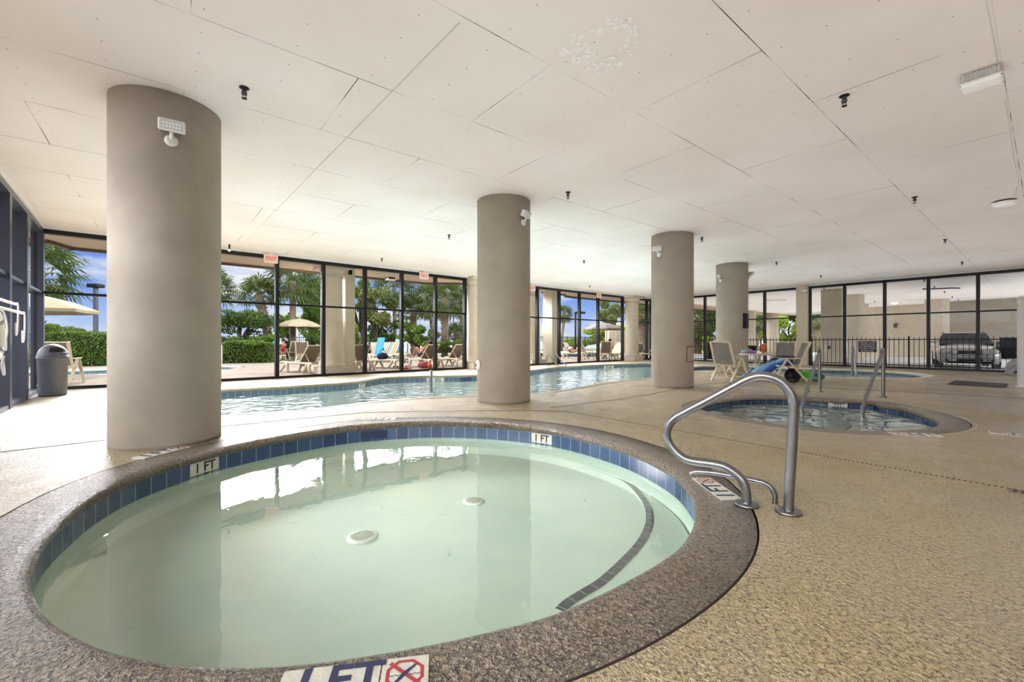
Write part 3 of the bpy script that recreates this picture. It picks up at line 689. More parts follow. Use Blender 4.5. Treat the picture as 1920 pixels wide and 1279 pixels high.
# ================================================================ black mat, white post
mc = [(1776,721.5), (1790.6,714.4), (1891,721), (1887,728)]; gp = gl(*mc); o = empty('rubber_mat', sum(gp, Vector())/4, 0, 'black ribbed rubber mat lying on the deck at the right', 'mat'); lo = [p-o.location for p in gp]
m = MB(); m.prism([(p.x, p.y) for p in ccw([Vector((p.x, p.y)) for p in lo])], 0.001, .012); m.build('base', 'black_plastic', o)
m = MB()
for k in range(1, 26):
    t_ = k/26; a = lo[0].lerp(lo[3], t_); c = lo[1].lerp(lo[2], t_); m.bar(a.lerp(c, .04)+Vector((0, 0, .014)), a.lerp(c, .96)+Vector((0, 0, .014)), .018, .006, up=(0, 0, 1))
m.build('ribs', 'ink_black', o)
p = G(1917, 727); o = empty('white_post', p, 0, 'round white pipe standing on the deck at the right edge', 'post')
m = MB(); m.tube([(0, 0, 0), (0, 0, 2.1)], .085, 24); m.build('pole', 'white_paint', o); m = MB(); m.lathe([(.09, 2.1), (.09, 2.13), (.05, 2.16), (.01, 2.17)], (0, 0, 0), 24); m.build('cap', 'white_paint', o)
m = MB(); m.lathe([(.13, 0), (.13, .015), (.08, .03)], (0, 0, 0), 24); m.build('base_plate', 'white_paint', o)
m = MB(); m.lathe([(.03, -.02), (.045, .0), (.03, .05)], (-.10, -.04, 2.0), 14); m.build('sensor', 'white_plastic', o)
# ================================================================ trash can
o = empty('trash_can', (-9.27, 8.72, 0), -.35, 'grey dome-topped trash can in the glass corner at the left', 'trash can')
m = MB(); m.lathe([(.19, 0), (.205, .02), (.222, .74), (.236, .75), (.236, .775), (.222, .78)], (0, 0, 0), 40); m.build('body', 'dark_bin', o)
m = MB(); prof = [(.235, .775), (.235, .79)] + [(.228*math.cos(a), .79+.25*math.sin(a)) for a in [pi/2*k/9 for k in range(10)]]; prof[-1] = (.004, 1.04); m.lathe(prof, (0, 0, 0), 40); m.build('domed_lid', 'dark_bin', o)
m = MB(); a_ = [.30+.07*i for i in range(8)]; vs = [(( .229+.004)*math.cos(t_)*math.cos(p_), (.229+.004)*math.cos(t_)*math.sin(p_), .79+(.25+.004)*math.sin(t_)) for t_ in a_ for p_ in [-.62+.155*k for k in range(9)]]; m.add(vs, [(i*9+k, i*9+k+1, (i+1)*9+k+1, (i+1)*9+k) for i in range(7) for k in range(8)], True); m.build('push_flap', 'black_plastic', o)
m = MB(); m.tube([((.236)*math.cos(.30)*math.cos(p_), .236*math.cos(.30)*math.sin(p_), .79+.25*math.sin(.30)) for p_ in [-.66+.165*k for k in range(9)]], .012, 8); m.build('opening_rim', 'dark_bin', o)
m = MB(); m.lathe([(.012, 0), (.012, .006)], (-.02, -.216, .22), 12, mtx=Matrix.Rotation(pi/2, 3, 'X')); m.build('knob', 'white_plastic', o)
# ================================================================ ceiling things
def sprinkler_proto(name, label):
    o = empty(name, (0, 0, CZ), 0, label, 'sprinkler', 'ceiling sprinklers')
    m = MB(); m.lathe([(.045, 0), (.045, -.006), (.022, -.012)], (0, 0, 0), 20); m.build('ceiling_plate', 'black_plastic', o)
    m = MB(); m.lathe([(.020, -.008), (.020, -.04), (.026, -.042), (.026, -.07), (.014, -.075)], (0, 0, 0), 16)
    for s in (-1, 1): m.tube([(s*.013, 0, -.07), (s*.02, 0, -.085), (s*.004, 0, -.105)], .0035, 6)
    m.build('nozzle', 'steel', o) if False else m.build('nozzle', 'dark_bin', o)
    m = MB(); m.lathe([(.024, -.105), (.026, -.109), (.005, -.111)], (0, 0, 0), 16); m.build('deflector', 'black_plastic', o); return o
SP = [((458,165), 'black ceiling sprinkler just right of the nearest left column'), ((1583,180), 'black ceiling sprinkler left of the near white ceiling light'),
 ((1065,361), 'ceiling sprinkler right of the middle column'), ((1715,370), 'ceiling sprinkler left of the domed ceiling light'), ((842,441), 'ceiling sprinkler left of the middle column'),
 ((1316,446), 'ceiling sprinkler touching the right side of the third column'), ((1095,489), 'ceiling sprinkler between the middle and third columns'), ((716,485), 'ceiling sprinkler near the glass wall left of the second red exit sign'),
 ((1106,536), 'tiny ceiling sprinkler close to the glass left of the third exit sign'), ((1772,449), 'ceiling sprinkler in front of the garage glass, nearest the domed light'), ((1804,491.5), 'ceiling sprinkler just inside the garage glass'),
 ((1539,517), 'ceiling sprinkler in front of the beige pilaster'), ((1456,492), 'ceiling sprinkler right of the fourth column')]
sp0 = sprinkler_proto('sprinkler', SP[0][1]); sp0.location = C(*SP[0][0])
for q, lb in SP[1:]: copy_tree(sp0, C(*q), 0, lb)
GSP = [((1545,539.5), 'garage ceiling sprinkler beside the pilaster'), ((1733,525), 'garage ceiling sprinkler left of the pipe elbow'), ((1752,537.5), 'garage ceiling sprinkler by the pipe elbow'), ((1771,547), 'garage ceiling sprinkler left of the row of small ones'),
 ((1785.5,556), 'middle garage ceiling sprinkler of the row above the car'), ((1797,562), 'deepest garage ceiling sprinkler above the car'), ((1640,565), 'garage ceiling sprinkler left of the lit ceiling lamp')]
for q, lb in GSP: copy_tree(sp0, C(*q), 0, lb, 'garage ceiling sprinklers')
# sprinkler head hanging with a conduit at the first glass bay
p = C(430, 459); o = empty('sprinkler', p, 0, 'brown pendent sprinkler at the glass wall left of the first exit sign', 'sprinkler')
m = MB(); m.tube([(0, 0, 0), (0, 0, -.12)], .022, 10); m.build('pipe', 'bark_dark', o); m = MB(); m.ball((0, 0, -.15), .04, 12, 8); m.build('head', 'white_plastic', o)
# thin white conduit on the ceiling
a, c = C(446, 467), C(862, 42); m = MB(); m.tube([a-Vector((0, 0, .1)), a-Vector((0, 0, .012)), a.lerp(c, .5)-Vector((0, 0, .010)), c-Vector((0, 0, .010))], .004, 8)
m.build('conduit', 'white_plastic', label='thin white conduit running across the ceiling from the glass wall', cat='pipe')
pts = [C(1848,3), C(1862,70), C(1872,126)]; m = MB(); m.tube([q-Vector((0, 0, .008)) for q in pts], .004, 8); m.build('conduit', 'white_paint', label='white conduit feeding the near box ceiling light', cat='pipe')
pts = [C(1885,190), C(1901,300), C(1911,345), C(1899,372)]; m = MB(); m.tube([q-Vector((0, 0, .008)) for q in pts], .005, 8); m.build('conduit', 'white_paint', label='conduit between the box light and the domed ceiling light', cat='pipe')
# box ceiling light
p = C(1840, 137); o = empty('ceiling_light', p, math.atan2(.7786, -.6275), 'white rectangular ceiling light with ribbed housing at the top right', 'ceiling light')
m = MB(); m.box((0, 0, -.045), (.34, .14, .09), bev=.008)
for k in range(15): m.box((-.154+k*.022, 0, -.04), (.007, .166, .07))
m.build('housing', 'white_paint', o)
m = MB(); m.box((0, 0, -.098), (.39, .20, .018), bev=.006); m.build('rim', 'white_plastic', o)
m = MB(); m.add([(-.185, -.09, -.105), (.185, -.09, -.105), (.185, .09, -.105), (-.185, .09, -.105), (-.17, -.078, -.125), (.17, -.078, -.125), (.17, .078, -.125), (-.17, .078, -.125), (0, 0, -.135)], [(0, 4, 5, 1), (1, 5, 6, 2), (2, 6, 7, 3), (3, 7, 4, 0), (4, 8, 5), (5, 8, 6), (6, 8, 7), (7, 8, 4)])
m.build('diffuser', mat('diffuser', rgb(240, 240, 238), .2, emit=.12), o)
o.scale = (.72, 1.15, 1)
for x in (-.18, .18):
    for y in (-.085, .085): m = MB(); m.lathe([(.006, -.112), (.006, -.106)], (x, y, 0), 8); m.build('screw', 'dark_bin', o)
p = C(1883, 377); o = empty('ceiling_light', p, 0, 'white domed ceiling light at the right edge below the box light', 'ceiling light')
m = MB(); m.lathe([(.13, 0), (.14, -.02), (.12, -.035)], (0, 0, 0), 28); m.build('base', 'dark_bin', o)
m = MB(); m.lathe([(.16, -.03), (.165, -.05), (.14, -.085), (.09, -.105), (.01, -.112)], (0, 0, 0), 28); m.build('diffuser', 'diffuser', o)
# spackled patch on the ceiling
m = MB(); outl = [(1060,98),(1085,72),(1120,58),(1150,44),(1172,42),(1186,58),(1184,78),(1172,95),(1152,112),(1135,124),(1112,134),(1105,122),(1112,106),(1096,98),(1084,108),(1074,104),(1090,88),(1106,92)]
for k, (x, y) in enumerate(outl):
    for j in range(7):
        q = C(x+random.uniform(-12, 12), y+random.uniform(-8, 8)); r = random.uniform(.012, .028)
        m.add([q+Vector((r*math.cos(a)*(.8+.3*math.sin(a*2+k)), r*math.sin(a)*(.9+.2*math.cos(a+j)), -.002-.00025*(k % 3)-.0001*j)) for a in [2*pi*i/9 for i in range(9)]], [tuple(range(9))[::-1]])
m.build('trim_20', mat('spackle', rgb(246, 246, 246), .7), kind='structure')
# ================================================================ exit signs
def exit_sign(px, zc, label, txt='EXIT'):
    p = on_back(px, VB-.16); o = empty('exit_sign', (p.x, p.y, 0), UROT, label, 'exit sign'); m = MB()
    m.box((0, 0, zc), (.36, .06, .25), bev=.008); m.build('box', mat('exit_box', rgb(225, 205, 195), .4, emit=.05), o)
    m = MB(); m.box((0, 0, zc+.145), (.10, .05, .04)); m.build('mount', 'white_plastic', o)
    vs, fs = text_mesh(txt, .155); m = MB(); m.add([Vector((v.x*.86, -.0315-v.z, zc+v.y)) for v in vs], fs); m.build('lettering', mat('exit_red', rgb(214, 66, 48), .5, emit=.5), o)
exit_sign(508, 3.47, 'white exit sign with red letters on the first tall black mullion')
exit_sign(795, 3.47, 'red exit sign at the glass left of the middle column')
exit_sign(1123, 3.47, 'small exit sign at the glass between the middle and third columns')
exit_sign(998, 3.47, 'exit sign partly hidden by the right side of the middle column')
# ================================================================ flood lights
def on_col(c, r, px):
    k = (px-960)/F; cx, cy = c; A = k*k+1; B = -2*(k*cx+cy); D = cx*cx+cy*cy-r*r; dsc = max(0, B*B-4*A*D); Y = (-B-math.sqrt(dsc))/(2*A); return Vector((k*Y, Y, 0))
def flood(p, nrm, z, aim, label, tilt=-.25):
    rz = math.atan2(nrm.y, nrm.x); o = empty('flood_light', (p.x, p.y, z), rz, label, 'flood light'); Ry = Matrix.Rotation(pi/2, 3, 'Y')
    m = MB(); m.lathe([(.058, 0), (.058, .012), (.03, .03)], (0, 0, 0), 28, mtx=Ry); m.build('wall_plate', 'white_plastic', o)
    m = MB(); m.tube([(.02, 0, .01), (.05, 0, .035), (.07, 0, .07)], .017, 12); m.build('arm', 'white_plastic', o)
    Rm = Matrix.Rotation(aim-rz, 4, 'Z') @ Matrix.Rotation(-tilt, 4, 'Y'); c = Vector((.085, 0, .125)); f = lambda v: c + (Rm @ Vector(v)).to_3d()
    m = MB(); m.box(c, (.05, .22, .115), mtx=Rm, bev=.01)
    for k in range(9): m.box(f((-.035, -.092+k*.023, 0)), (.05, .005, .11), mtx=Rm)
    m.build('housing', 'white_plastic', o)
    m = MB(); m.box(f((.027, 0, 0)), (.006, .17, .07), mtx=Rm); ln = m.build('lens', mat('lens', rgb(205, 210, 214), .15), o)
    m = MB()
    for i in range(6):
        for j in range(2): m.box(f((.031, -.065+.026*i, -.016+.032*j)), (.003, .018, .02), mtx=Rm)
    m.build('led_grid', 'diffuser', ln); return o
def flood_on(c, r, px, z, aim, label, tilt=-.25):
    p = on_col(c, r, px); n = (p - Vector((c[0], c[1], 0))).normalized(); return flood(p, n, z, aim, label, tilt)
flood_on((-3.81, 4.78), .492, 321, HC+(640-257)*4.32/F, -.95, 'white flood light high on the nearest left column')
flood_on((-.152, 7.95), .487, 981, HC+(640-412)*7.7/F-.08, -.55, 'flood light on the right side of the middle column', -.4)
flood_on((3.89, 10.49), .485, 1236, HC+(640-471)*10.2/F-.08, -2.0, 'flood light on the upper left of the third column', -.5)
flood(Vector((6.9, 14.3, 0)), Vector((-1, -.3, 0)), HC+(640-524)*14.3/F-.05, 2.6, 'flood light on the left side of the fourth column', -.4)
flood(Vector((7.82, 14.30, 0)), Vector((1, -.3, 0)), HC+(640-518)*14.2/F-.05, .3, 'flood light on the right side of the fourth column', -.5)
p = on_right(1510, -.25); flood(p, -RN.to_3d() if len(RN) == 3 else Vector((-RN.x, -RN.y, 0)), HC+(640-549)*p.y/F-.05, -2.2, 'flood light on the beige pilaster of the garage glass', -.5)
# small white dome on middle column, access hatch on third, sign on fourth
p = on_col((-.152, 7.95), .487, 897.5); n_ = (p-Vector((-.152, 7.95, 0))).normalized(); o = empty('alarm_bell', (p.x, p.y, HC-44*7.9/F), math.atan2(n_.y, n_.x), 'small round white fitting low on the left side of the middle column', 'fitting')
m = MB(); m.lathe([(.09, 0), (.09, .01), (.07, .035), (.03, .05), (.004, .052)], (0, 0, 0), 24, mtx=Matrix.Rotation(pi/2, 3, 'Y')); m.build('body', 'white_plastic', o)
m = MB(); m.lathe([(.03, .051), (.03, .057), (.004, .058)], (0, 0, 0), 16, mtx=Matrix.Rotation(pi/2, 3, 'Y')); m.build('center_cap', 'dark_bin', o)
def curved_panel(c, r, px0, px1, z0, z1, out, nn=8):
    a = on_col(c, r, px0); e = on_col(c, r, px1); a0 = math.atan2(a.y-c[1], a.x-c[0]); a1 = math.atan2(e.y-c[1], e.x-c[0]); vs = []
    for i in range(nn+1):
        t_ = a0+(a1-a0)*i/nn
        for rr in (r-.01, r+out):
            for z in (z0, z1): vs.append((c[0]+rr*math.cos(t_), c[1]+rr*math.sin(t_), z))
    m = MB(); fs = []
    for i in range(nn):
        k = 4*i; fs += [(k+2, k+6, k+7, k+3), (k, k+1, k+5, k+4), (k+1, k+3, k+7, k+5), (k, k+4, k+6, k+2)]
    fs += [(0, 2, 3, 1), (4*nn, 4*nn+1, 4*nn+3, 4*nn+2)]; m.add(vs, fs); return m
zz = lambda py, Y: HC + (640-py)*Y/F
m = curved_panel((3.89, 10.49), .485, 1287, 1300.5, zz(678, 10.5), zz(650, 10.5), .003); hp = m.build('access_hatch', 'fascia', label='square access hatch low on the right side of the third column', cat='hatch')
m = curved_panel((3.89, 10.49), .488, 1288.5, 1300.6, zz(676.6, 10.5), zz(651.4, 10.5), .004); m.build('cover', 'stucco_taupe', hp)
m = curved_panel((7.35, 14.44), .485, 1393, 1402.6, zz(617, 14.4), zz(589.5, 14.4), .02); hp = m.build('column_sign', 'black_plastic', label='dark notice board on the right side of the fourth column', cat='sign')
# ================================================================ ring buoy and rescue pole on the left glass
dl = Vector((.6588, -.7523, 0)); nl = Vector((.7523, .6588, 0))        # along the left glass / into the room
def on_left(px, off=.16):
    k = (px-960)/F; o = Vector((CL.x, CL.y, 0)) + nl*off; s = (k*o.y-o.x)/(dl.x-k*dl.y); return o + dl*s
p = on_left(-12, .17); Rb = Matrix((dl, Vector((0, 0, 1)), nl)).transposed()
o = empty('ring_buoy', (p.x, p.y, 1.17), 0, 'white ring buoy hanging on the left glass wall at the picture edge', 'ring buoy')
m = MB(); m.tube([Rb @ Vector((.30*math.cos(a), .30*math.sin(a), 0)) for a in [2*pi*k/40 for k in range(41)]], .062, 16, False); m.build('ring', 'white_plastic', o)
for a0 in (.78, 2.36, 3.93, 5.5): m = MB(); m.tube([Rb @ Vector((.30*math.cos(a), .30*math.sin(a), 0)) for a in (a0-.13, a0, a0+.13)], .066, 16); m.build('band', mat('band_grey', rgb(150, 150, 150), .5), o)
m = MB(); m.tube(spline([Rb @ Vector(q) for q in ((.1, .36, .02), (-.25, .34, .05), (-.42, .1, .06), (-.40, -.12, .04), (-.52, -.2, .03), (-.62, -.13, .02), (-.6, .02, .02), (-.5, .12, .02))], 70, False), .012, 8); m.build('rope', 'white_cloth', o)
m = MB(); m.tube(spline([Rb @ Vector(q) for q in ((-.28, -.28, .05), (-.22, -.42, .04), (-.34, -.55, .04), (-.44, -.5, .03), (-.43, -.38, .02), (-.35, -.38, .02))], 60, False), .013, 8); m.build('rope', 'white_cloth', o)
def bracket(py, px, label):
    a = on_left(px, .14); z = zz(py, a.y); o = empty('rescue_pole', (a.x, a.y, z), 0, label, 'rescue pole')
    m = MB(); m.tube([Vector((0, 0, 0)), dl*3.2], .022, 12); m.build('pole', 'white_plastic', o)
    m = MB(); m.tube(spline([Vector((0, 0, 0)), -dl*.16+Vector((0, 0, .02)), -dl*.22+Vector((0, 0, -.1)), -dl*.16+Vector((0, 0, -.42)), -dl*.02+Vector((0, 0, -.5)), Vector((0, 0, -.3))], 60, False), .012, 8); m.build('hook', 'white_plastic', o)
bracket(571, 29, 'upper white rescue pole with a hook along the left glass'); bracket(588, 42, 'lower white rescue pole with a hook along the left glass')
# ================================================================ furniture prototypes
def make_chair(label, frame='resin', sling='sling_grey', name='folding_chair'):
    o = empty(name, (0, 0, 0), 0, label, 'chair'); m = MB()
    for s in (-1, 1): m.bar((s*.27, -.20, .40), (s*.27, -.46, 1.08), .045, .065, up=(1, 0, 0))
    m.bar((-.27, -.455, 1.07), (.27, -.455, 1.07), .05, .035); m.bar((-.27, -.215, .44), (.27, -.215, .44), .05, .03); m.build('back_frame', frame, o)
    m = MB(); a = [Vector((-.25, -.245-.01, .47)), Vector((.25, -.255, .47)), Vector((.25, -.45, 1.04)), Vector((-.25, -.45, 1.04))]; d = Vector((0, -.008, -.003)); m.add(a+[q+d for q in a], [(0, 1, 2, 3), (7, 6, 5, 4), (0, 4, 5, 1), (1, 5, 6, 2), (2, 6, 7, 3), (3, 7, 4, 0)]); m.build('backrest', sling, o)
    m = MB()
    for s in (-1, 1): m.bar((s*.26, -.22, .40), (s*.26, .26, .44), .03, .045, up=(1, 0, 0))
    m.bar((-.27, .26, .44), (.27, .26, .44), .04, .03); m.build('seat_frame', frame, o)
    m = MB(); m.box((0, .02, .43), (.50, .46, .008)); m.build('seat', sling, o)
    for s in (-1, 1):
        m = MB(); m.box((s*.31, -.03, .645), (.055, .56, .028), bev=.01); m.build('armrest', frame, o)
        m = MB(); m.bar((s*.31, .08, .64), (s*.31, .44, .0), .036, .062, up=(1, 0, 0)); m.build('leg', frame, o)
        m = MB(); m.bar((s*.285, .10, .64), (s*.285, -.42, .0), .036, .062, up=(1, 0, 0)); m.build('leg', frame, o)
    m = MB(); m.bar((-.30, .38, .11), (.30, .38, .11), .03, .03); m.build('stretcher', frame, o); m = MB(); m.bar((-.28, -.33, .11), (.28, -.33, .11), .03, .03); m.build('stretcher', frame, o); return o
def make_lounger(label, back=.85, frame='resin', sling='sling', name='sun_lounger'):
    o = empty(name, (0, 0, 0), 0, label, 'sun lounger'); m = MB()
    for s in (-1, 1): m.tube(spline([(s*.31, -.92, .33), (s*.31, -.4, .34), (s*.31, .3, .33), (s*.31, .8, .36), (s*.29, .97, .31)], 30, False), .036, 8)
    m.bar((-.31, -.92, .33), (.31, -.92, .33), .05, .05); m.bar((-.29, .96, .32), (.29, .96, .32), .05, .05); m.bar((-.3, -.15, .32), (.3, -.15, .32), .04, .03); m.build('frame', frame, o)
    m = MB(); m.add([(x, y, .35+.02*math.sin(k)) for k, y in enumerate((-.15, .1, .35, .6, .93)) for x in (-.285, .285)], [(2*i, 2*i+1, 2*i+3, 2*i+2) for i in range(4)]); m.box((0, .39, .342), (.57, 1.08, .008)); m.build('seat', sling, o)
    cy, sy = math.cos(back), math.sin(back); y1, z1 = -.15-.78*cy, .36+.78*sy
    m = MB(); Rm = Matrix.Rotation(-back, 4, 'X'); m.box((0, (-.15+y1)/2, (.36+z1)/2), (.56, .78, .022), mtx=Rm, bev=.008); m.build('backrest', sling, o)
    m = MB()
    for s in (-1, 1): m.bar((s*.29, -.15, .355), (s*.29, y1, z1+.0), .03, .035)
    m.bar((-.29, y1, z1), (.29, y1, z1), .03, .04); m.build('back_frame', frame, o)
    if back > .1:
        m = MB(); ym, zm = -.15-.4*cy, .36+.4*sy
        for s in (-1, 1): m.bar((s*.24, ym, zm), (s*.24, ym-.32*sy, .36), .018, .018)
        m.build('prop', frame, o)
    for sx in (-1, 1):
        for y0, y1_, y2 in ((-.86, -.62, -.50), (.42, .66, .84)):
            m = MB(); m.tube([(sx*.30, y1_-.12 if y0 < 0 else y1_-.10, .33), (sx*.33, y1_-.16, .20), (sx*.36, y0, 0.0)], [.062, .052, .036], 8); m.build('leg', frame, o)
            m = MB(); m.tube([(sx*.30, y1_-.02, .33), (sx*.33, y1_+.05, .20), (sx*.36, y2+.06, 0.0)], [.062, .052, .036], 8); m.build('leg', frame, o)
    return o
ch0 = make_chair('grey sling folding chair at the left of the indoor table, back turned to us'); ch0.location = (6.02, 11.95, 0); ch0.rotation_euler[2] = -1.0
copy_tree(ch0, (7.38, 11.6, 0), 1.3, 'folding chair right of the indoor table with a black bag under it')
copy_tree(ch0, (6.72, 13.35, 0), -2.7, 'folding chair behind the indoor table, mostly hidden by the left chair')
copy_tree(ch0, (8.35, 13.25, 0), 2.5, 'folding chair with pale grey back behind the blue float')
# indoor table
o = empty('round_table', (7.02, 12.35, 0), .3, 'round resin table with toys and cups on it between the indoor chairs', 'table')
m = MB(); m.lathe([(.44, .70), (.47, .705), (.47, .735), (.455, .745), (.01, .748)], (0, 0, 0), 40); m.build('tabletop', 'resin', o)
for k in range(4):
    a = pi/4+k*pi/2; m = MB(); m.bar((.10*math.cos(a+2.6), .10*math.sin(a+2.6), .70), (.40*math.cos(a), .40*math.sin(a), 0), .06, .035); m.build('leg', 'resin', o)
m = MB(); m.lathe([(.12, .42), (.12, .46)], (0, 0, 0), 16); m.build('hub', 'resin', o)
tz_ = .748
def at_table(dx_, dy_): return (7.02+dx_, 12.35+dy_, tz_)
m = MB()
for x, y, z, r in ((0, 0, .05, .10), (-.09, .02, .045, .075), (.08, -.02, .04, .07)): m.ball((x, y, z), (r, r*.8, .045), 12, 8)
m.build('pool_toy', 'purple', label='purple folded toy on the indoor table', cat='toy', loc=at_table(-.26, -.12))
m = MB(); m.ball((0, 0, .05), (.10, .09, .05), 12, 8); m.build('pool_toy', 'blue_pale', label='pale blue toy on the indoor table beside the green one', cat='toy', loc=at_table(-.33, .08))
m = MB(); m.ball((0, 0, .07), (.13, .07, .055), 12, 8, Matrix.Rotation(.5, 3, 'Y')); m.ball((.14, 0, .04), (.08, .05, .035), 10, 6); m.build('pool_toy', 'green_toy', label='bright green toy on top of the indoor table pile', cat='toy', loc=at_table(-.16, .12))
m = MB(); m.add([(x*.05, y*.05, .012+.03*abs(math.sin(x*1.3+y)))for x in range(-3, 4) for y in range(-2, 3)], [(i*5+j, (i+1)*5+j, (i+1)*5+j+1, i*5+j+1) for i in range(6) for j in range(4)]); m.build('cloth', 'white_cloth', label='crumpled white cloth on the front of the indoor table', cat='cloth', loc=at_table(.06, -.25))
def cup(x, y, mt, label, r=.045, h=.17):
    o = empty('cup', at_table(x, y), 0, label, 'cup'); m = MB(); m.lathe([(r*.75, 0), (r, h), (r*.94, h), (r*.72, .01)], (0, 0, 0), 20); m.build('body', mt, o); return o
c_ = cup(.20, .05, 'orange', 'tall orange cup on the right of the indoor table', .07, .26); m = MB(); m.lathe([(.072, .26), (.074, .275), (.02, .285)], (0, 0, 0), 18); m.build('lid', 'resin', c_)
cup(-.02, .26, 'black_plastic', 'black box-shaped cooler cup behind the cloth on the table', .13, .22)
# blue float draped between the chairs
o = empty('inflatable_float', (7.15, 11.95, 0), 0, 'blue and white striped inflatable float draped between table and right chair', 'inflatable')
for k in range(6):
    j_ = lambda s: random.uniform(-s, s); pts = [Vector((-.50+j_(.08), -.30+.10*k, .14+j_(.05))), Vector((-.30+j_(.05), -.26+.10*k, .24+j_(.06))), Vector((-.05, -.24+.10*k, .36+j_(.07))), Vector((.20, -.2+.10*k, .50+j_(.05))), Vector((.42+j_(.08), -.16+.09*k, .53+j_(.05)))]
    m = MB(); m.tube(spline(pts, 28, False), .072, 12); m.build('air_tube', 'blue_pale' if k in (1, 3, 5) else 'blue', o)
m = MB(); m.ball((-.58, -.05, .12), (.20, .26, .11), 16, 10); m.build('pillow', 'blue', o)
m = MB(); m.ball((.45, .05, .66), (.30, .26, .03), 16, 8); m.build('flap', 'navy', o)
o = empty('backpack', (7.55, 11.62, 0), .3, 'black bag on the deck under the right indoor chair', 'bag'); m = MB(); m.ball((0, 0, .17), (.22, .17, .2), 18, 12); m.v = [(x, y, max(0, z)) for x, y, z in m.v]; m.build('body', 'black_plastic', o)
m = MB(); m.tube(spline([(-.1, -.14, .3), (-.12, -.2, .18), (-.1, -.14, .06)], 16, False), .014, 8); m.build('strap', 'black_plastic', o)
o = empty('beach_ball', G(1529, 716)+Vector((.1, .3, 0)), 0, 'crumpled green and teal beach ball on the deck near the hot tub rails', 'ball')
m = MB(); m.ball((-.16, 0, .14), (.20, .2, .14), 18, 12); m.ball((-.32, .03, .09), (.10, .12, .09), 14, 8); m.build('light_panel', 'green_toy', o)
m = MB(); m.ball((.14, .0, .12), (.20, .2, .12), 18, 12); m.ball((.02, -.1, .16), (.12, .1, .08), 14, 8); m.build('dark_panel', 'teal_toy', o)
# grey stacked loungers near the white post (inside the glass)
base = G(1883, 702); st0 = None
for k in range(2):
    o = empty('sun_lounger', (base.x+.72, base.y-.68, .15*k), .70, ['pale grey plastic lounger at the bottom of the stack by the white post', 'pale grey plastic lounger on top of the stack by the white post'][k], 'sun lounger', 'pale grey loungers stacked by the white post')
    m = MB(); 
    for s in (-1, 1):
        f_ = lambda x, y, z, s=s: (s*(.29+z), x, y)
        m.prism([(-1.0, 0), (-.84, 0), (-.74, .13), (-.50, .21), (.50, .21), (.74, .13), (.84, 0), (1.0, 0), (.90, .26), (.72, .37), (.3, .33), (-.3, .33), (-.72, .42), (-.90, .30)], 0, .06, f=f_)
    m.build('frame', 'resin_grey', o)
    m = MB()
    for j in range(16): m.box((0, -.85+j*.113, .345), (.60, .085, .02), bev=.005)
    m.build('slats', 'resin_grey', o)
    for sx in (-1, 1):
        for y_ in (-.72, .72): m = MB(); m.tube([(sx*.31, y_*.9, .33), (sx*.34, y_+.1*(1 if y_ > 0 else -1), .15), (sx*.35, y_+.22*(1 if y_ > 0 else -1), 0)], [.07, .05, .035], 8); m.build('leg', 'resin_grey', o)
# ================================================================ fences
def fence(a, c, h, label, gap=.13, posts=None, zr=.12, pick=.018, post=.05, mt='fence_black', name='fence', z0=0):
    a = Vector((a.x, a.y, z0)); c = Vector((c.x, c.y, z0)); d = (c-a); L = d.length; d.normalize(); o = empty(name, a, 0, label, 'fence'); Z = Vector((0, 0, 1))
    n = max(1, round(L/posts)) if posts else 1; R_ = math.atan2(d.y, d.x)
    for i in range(n):
        s0, s1 = L*i/n, L*(i+1)/n; m = MB()
        for zz_ in (h-.11, zr): m.bar(d*s0+Z*zz_, d*s1+Z*zz_, .034, .036, up=(0, 0, 1))
        m.build('rails', mt, o); m = MB(); k = max(1, round((s1-s0)/gap))
        for j in range(1, k):
            q = d*(s0+(s1-s0)*j/k); m.box(q+Z*(h/2+.02), (pick, pick, h-.06), R_)
        m.build('pickets', mt, o)
    for i in range(n+1): m = MB(); m.box(d*(L*i/n)+Z*(h/2+.01), (post, post, h+.02), R_); m.build('post', mt, o)
    return o
q0 = on_right(1290, .35); q1 = on_right(1497, .35); q2 = on_right(1522, .35); q3 = on_right(2300, .35)
fence(q0, q1, 1.27, 'black metal picket fence behind the indoor table, left of the pilaster', .155, 3.2)
fence(q2, q3, 1.27, 'long black metal picket fence between pool hall and garage, right of the pilaster', .15, 3.35)
# sign on the fence
a = on_right(1609, .30); c = on_right(1644, .30); o = empty('fence_sign', ((a.x+c.x)/2, (a.y+c.y)/2, zz(650.5, 18)), math.atan2((c-a).y, (c-a).x), 'dark sign with five rows of white capitals on the picket fence', 'sign'); w = (c-a).length*.98
m = MB(); m.box((0, 0, 0), (w, .012, .47), bev=.003); m.build('board', mat('sign_plum', rgb(52, 44, 56), .5), o)
vs, fs = text_mesh('CHILDREN 14 AND\nUNDER MUST BE\nACCOMPANIED BY\nAN ADULT WHEN\nIN POOL AREA', .088); mxw = max(abs(v.x) for v in vs)
m = MB(); m.add([Vector((v.x*(w*.45/mxw), -.0075-v.z, v.y)) for v in vs], fs); m.build('lettering', 'white_cloth', o)
# outdoor fences
fence(G(380, 676), P(470, 640, 27), 1.35, 'thin black fence behind the hedge at the left', .14, 2.4, z0=0)
a, c = P(520, 640, 29.5), P(905, 640, 38); fence(a, c, 1.45, 'black picket fence behind the sun loungers outside', .13, 2.4, pick=.022)
a, c = P(985, 640, 33), P(1128, 640, 40); fence(a, c, 1.5, 'black picket fence behind the raised outdoor pool', .14, 2.4, pick=.025)
a, c = P(1136, 640, 36), P(1224, 640, 40); fence(a, c, 2.0, 'pale wooden board fence behind the grey umbrella', .42, 3, pick=.26, mt='resin', post=.1)
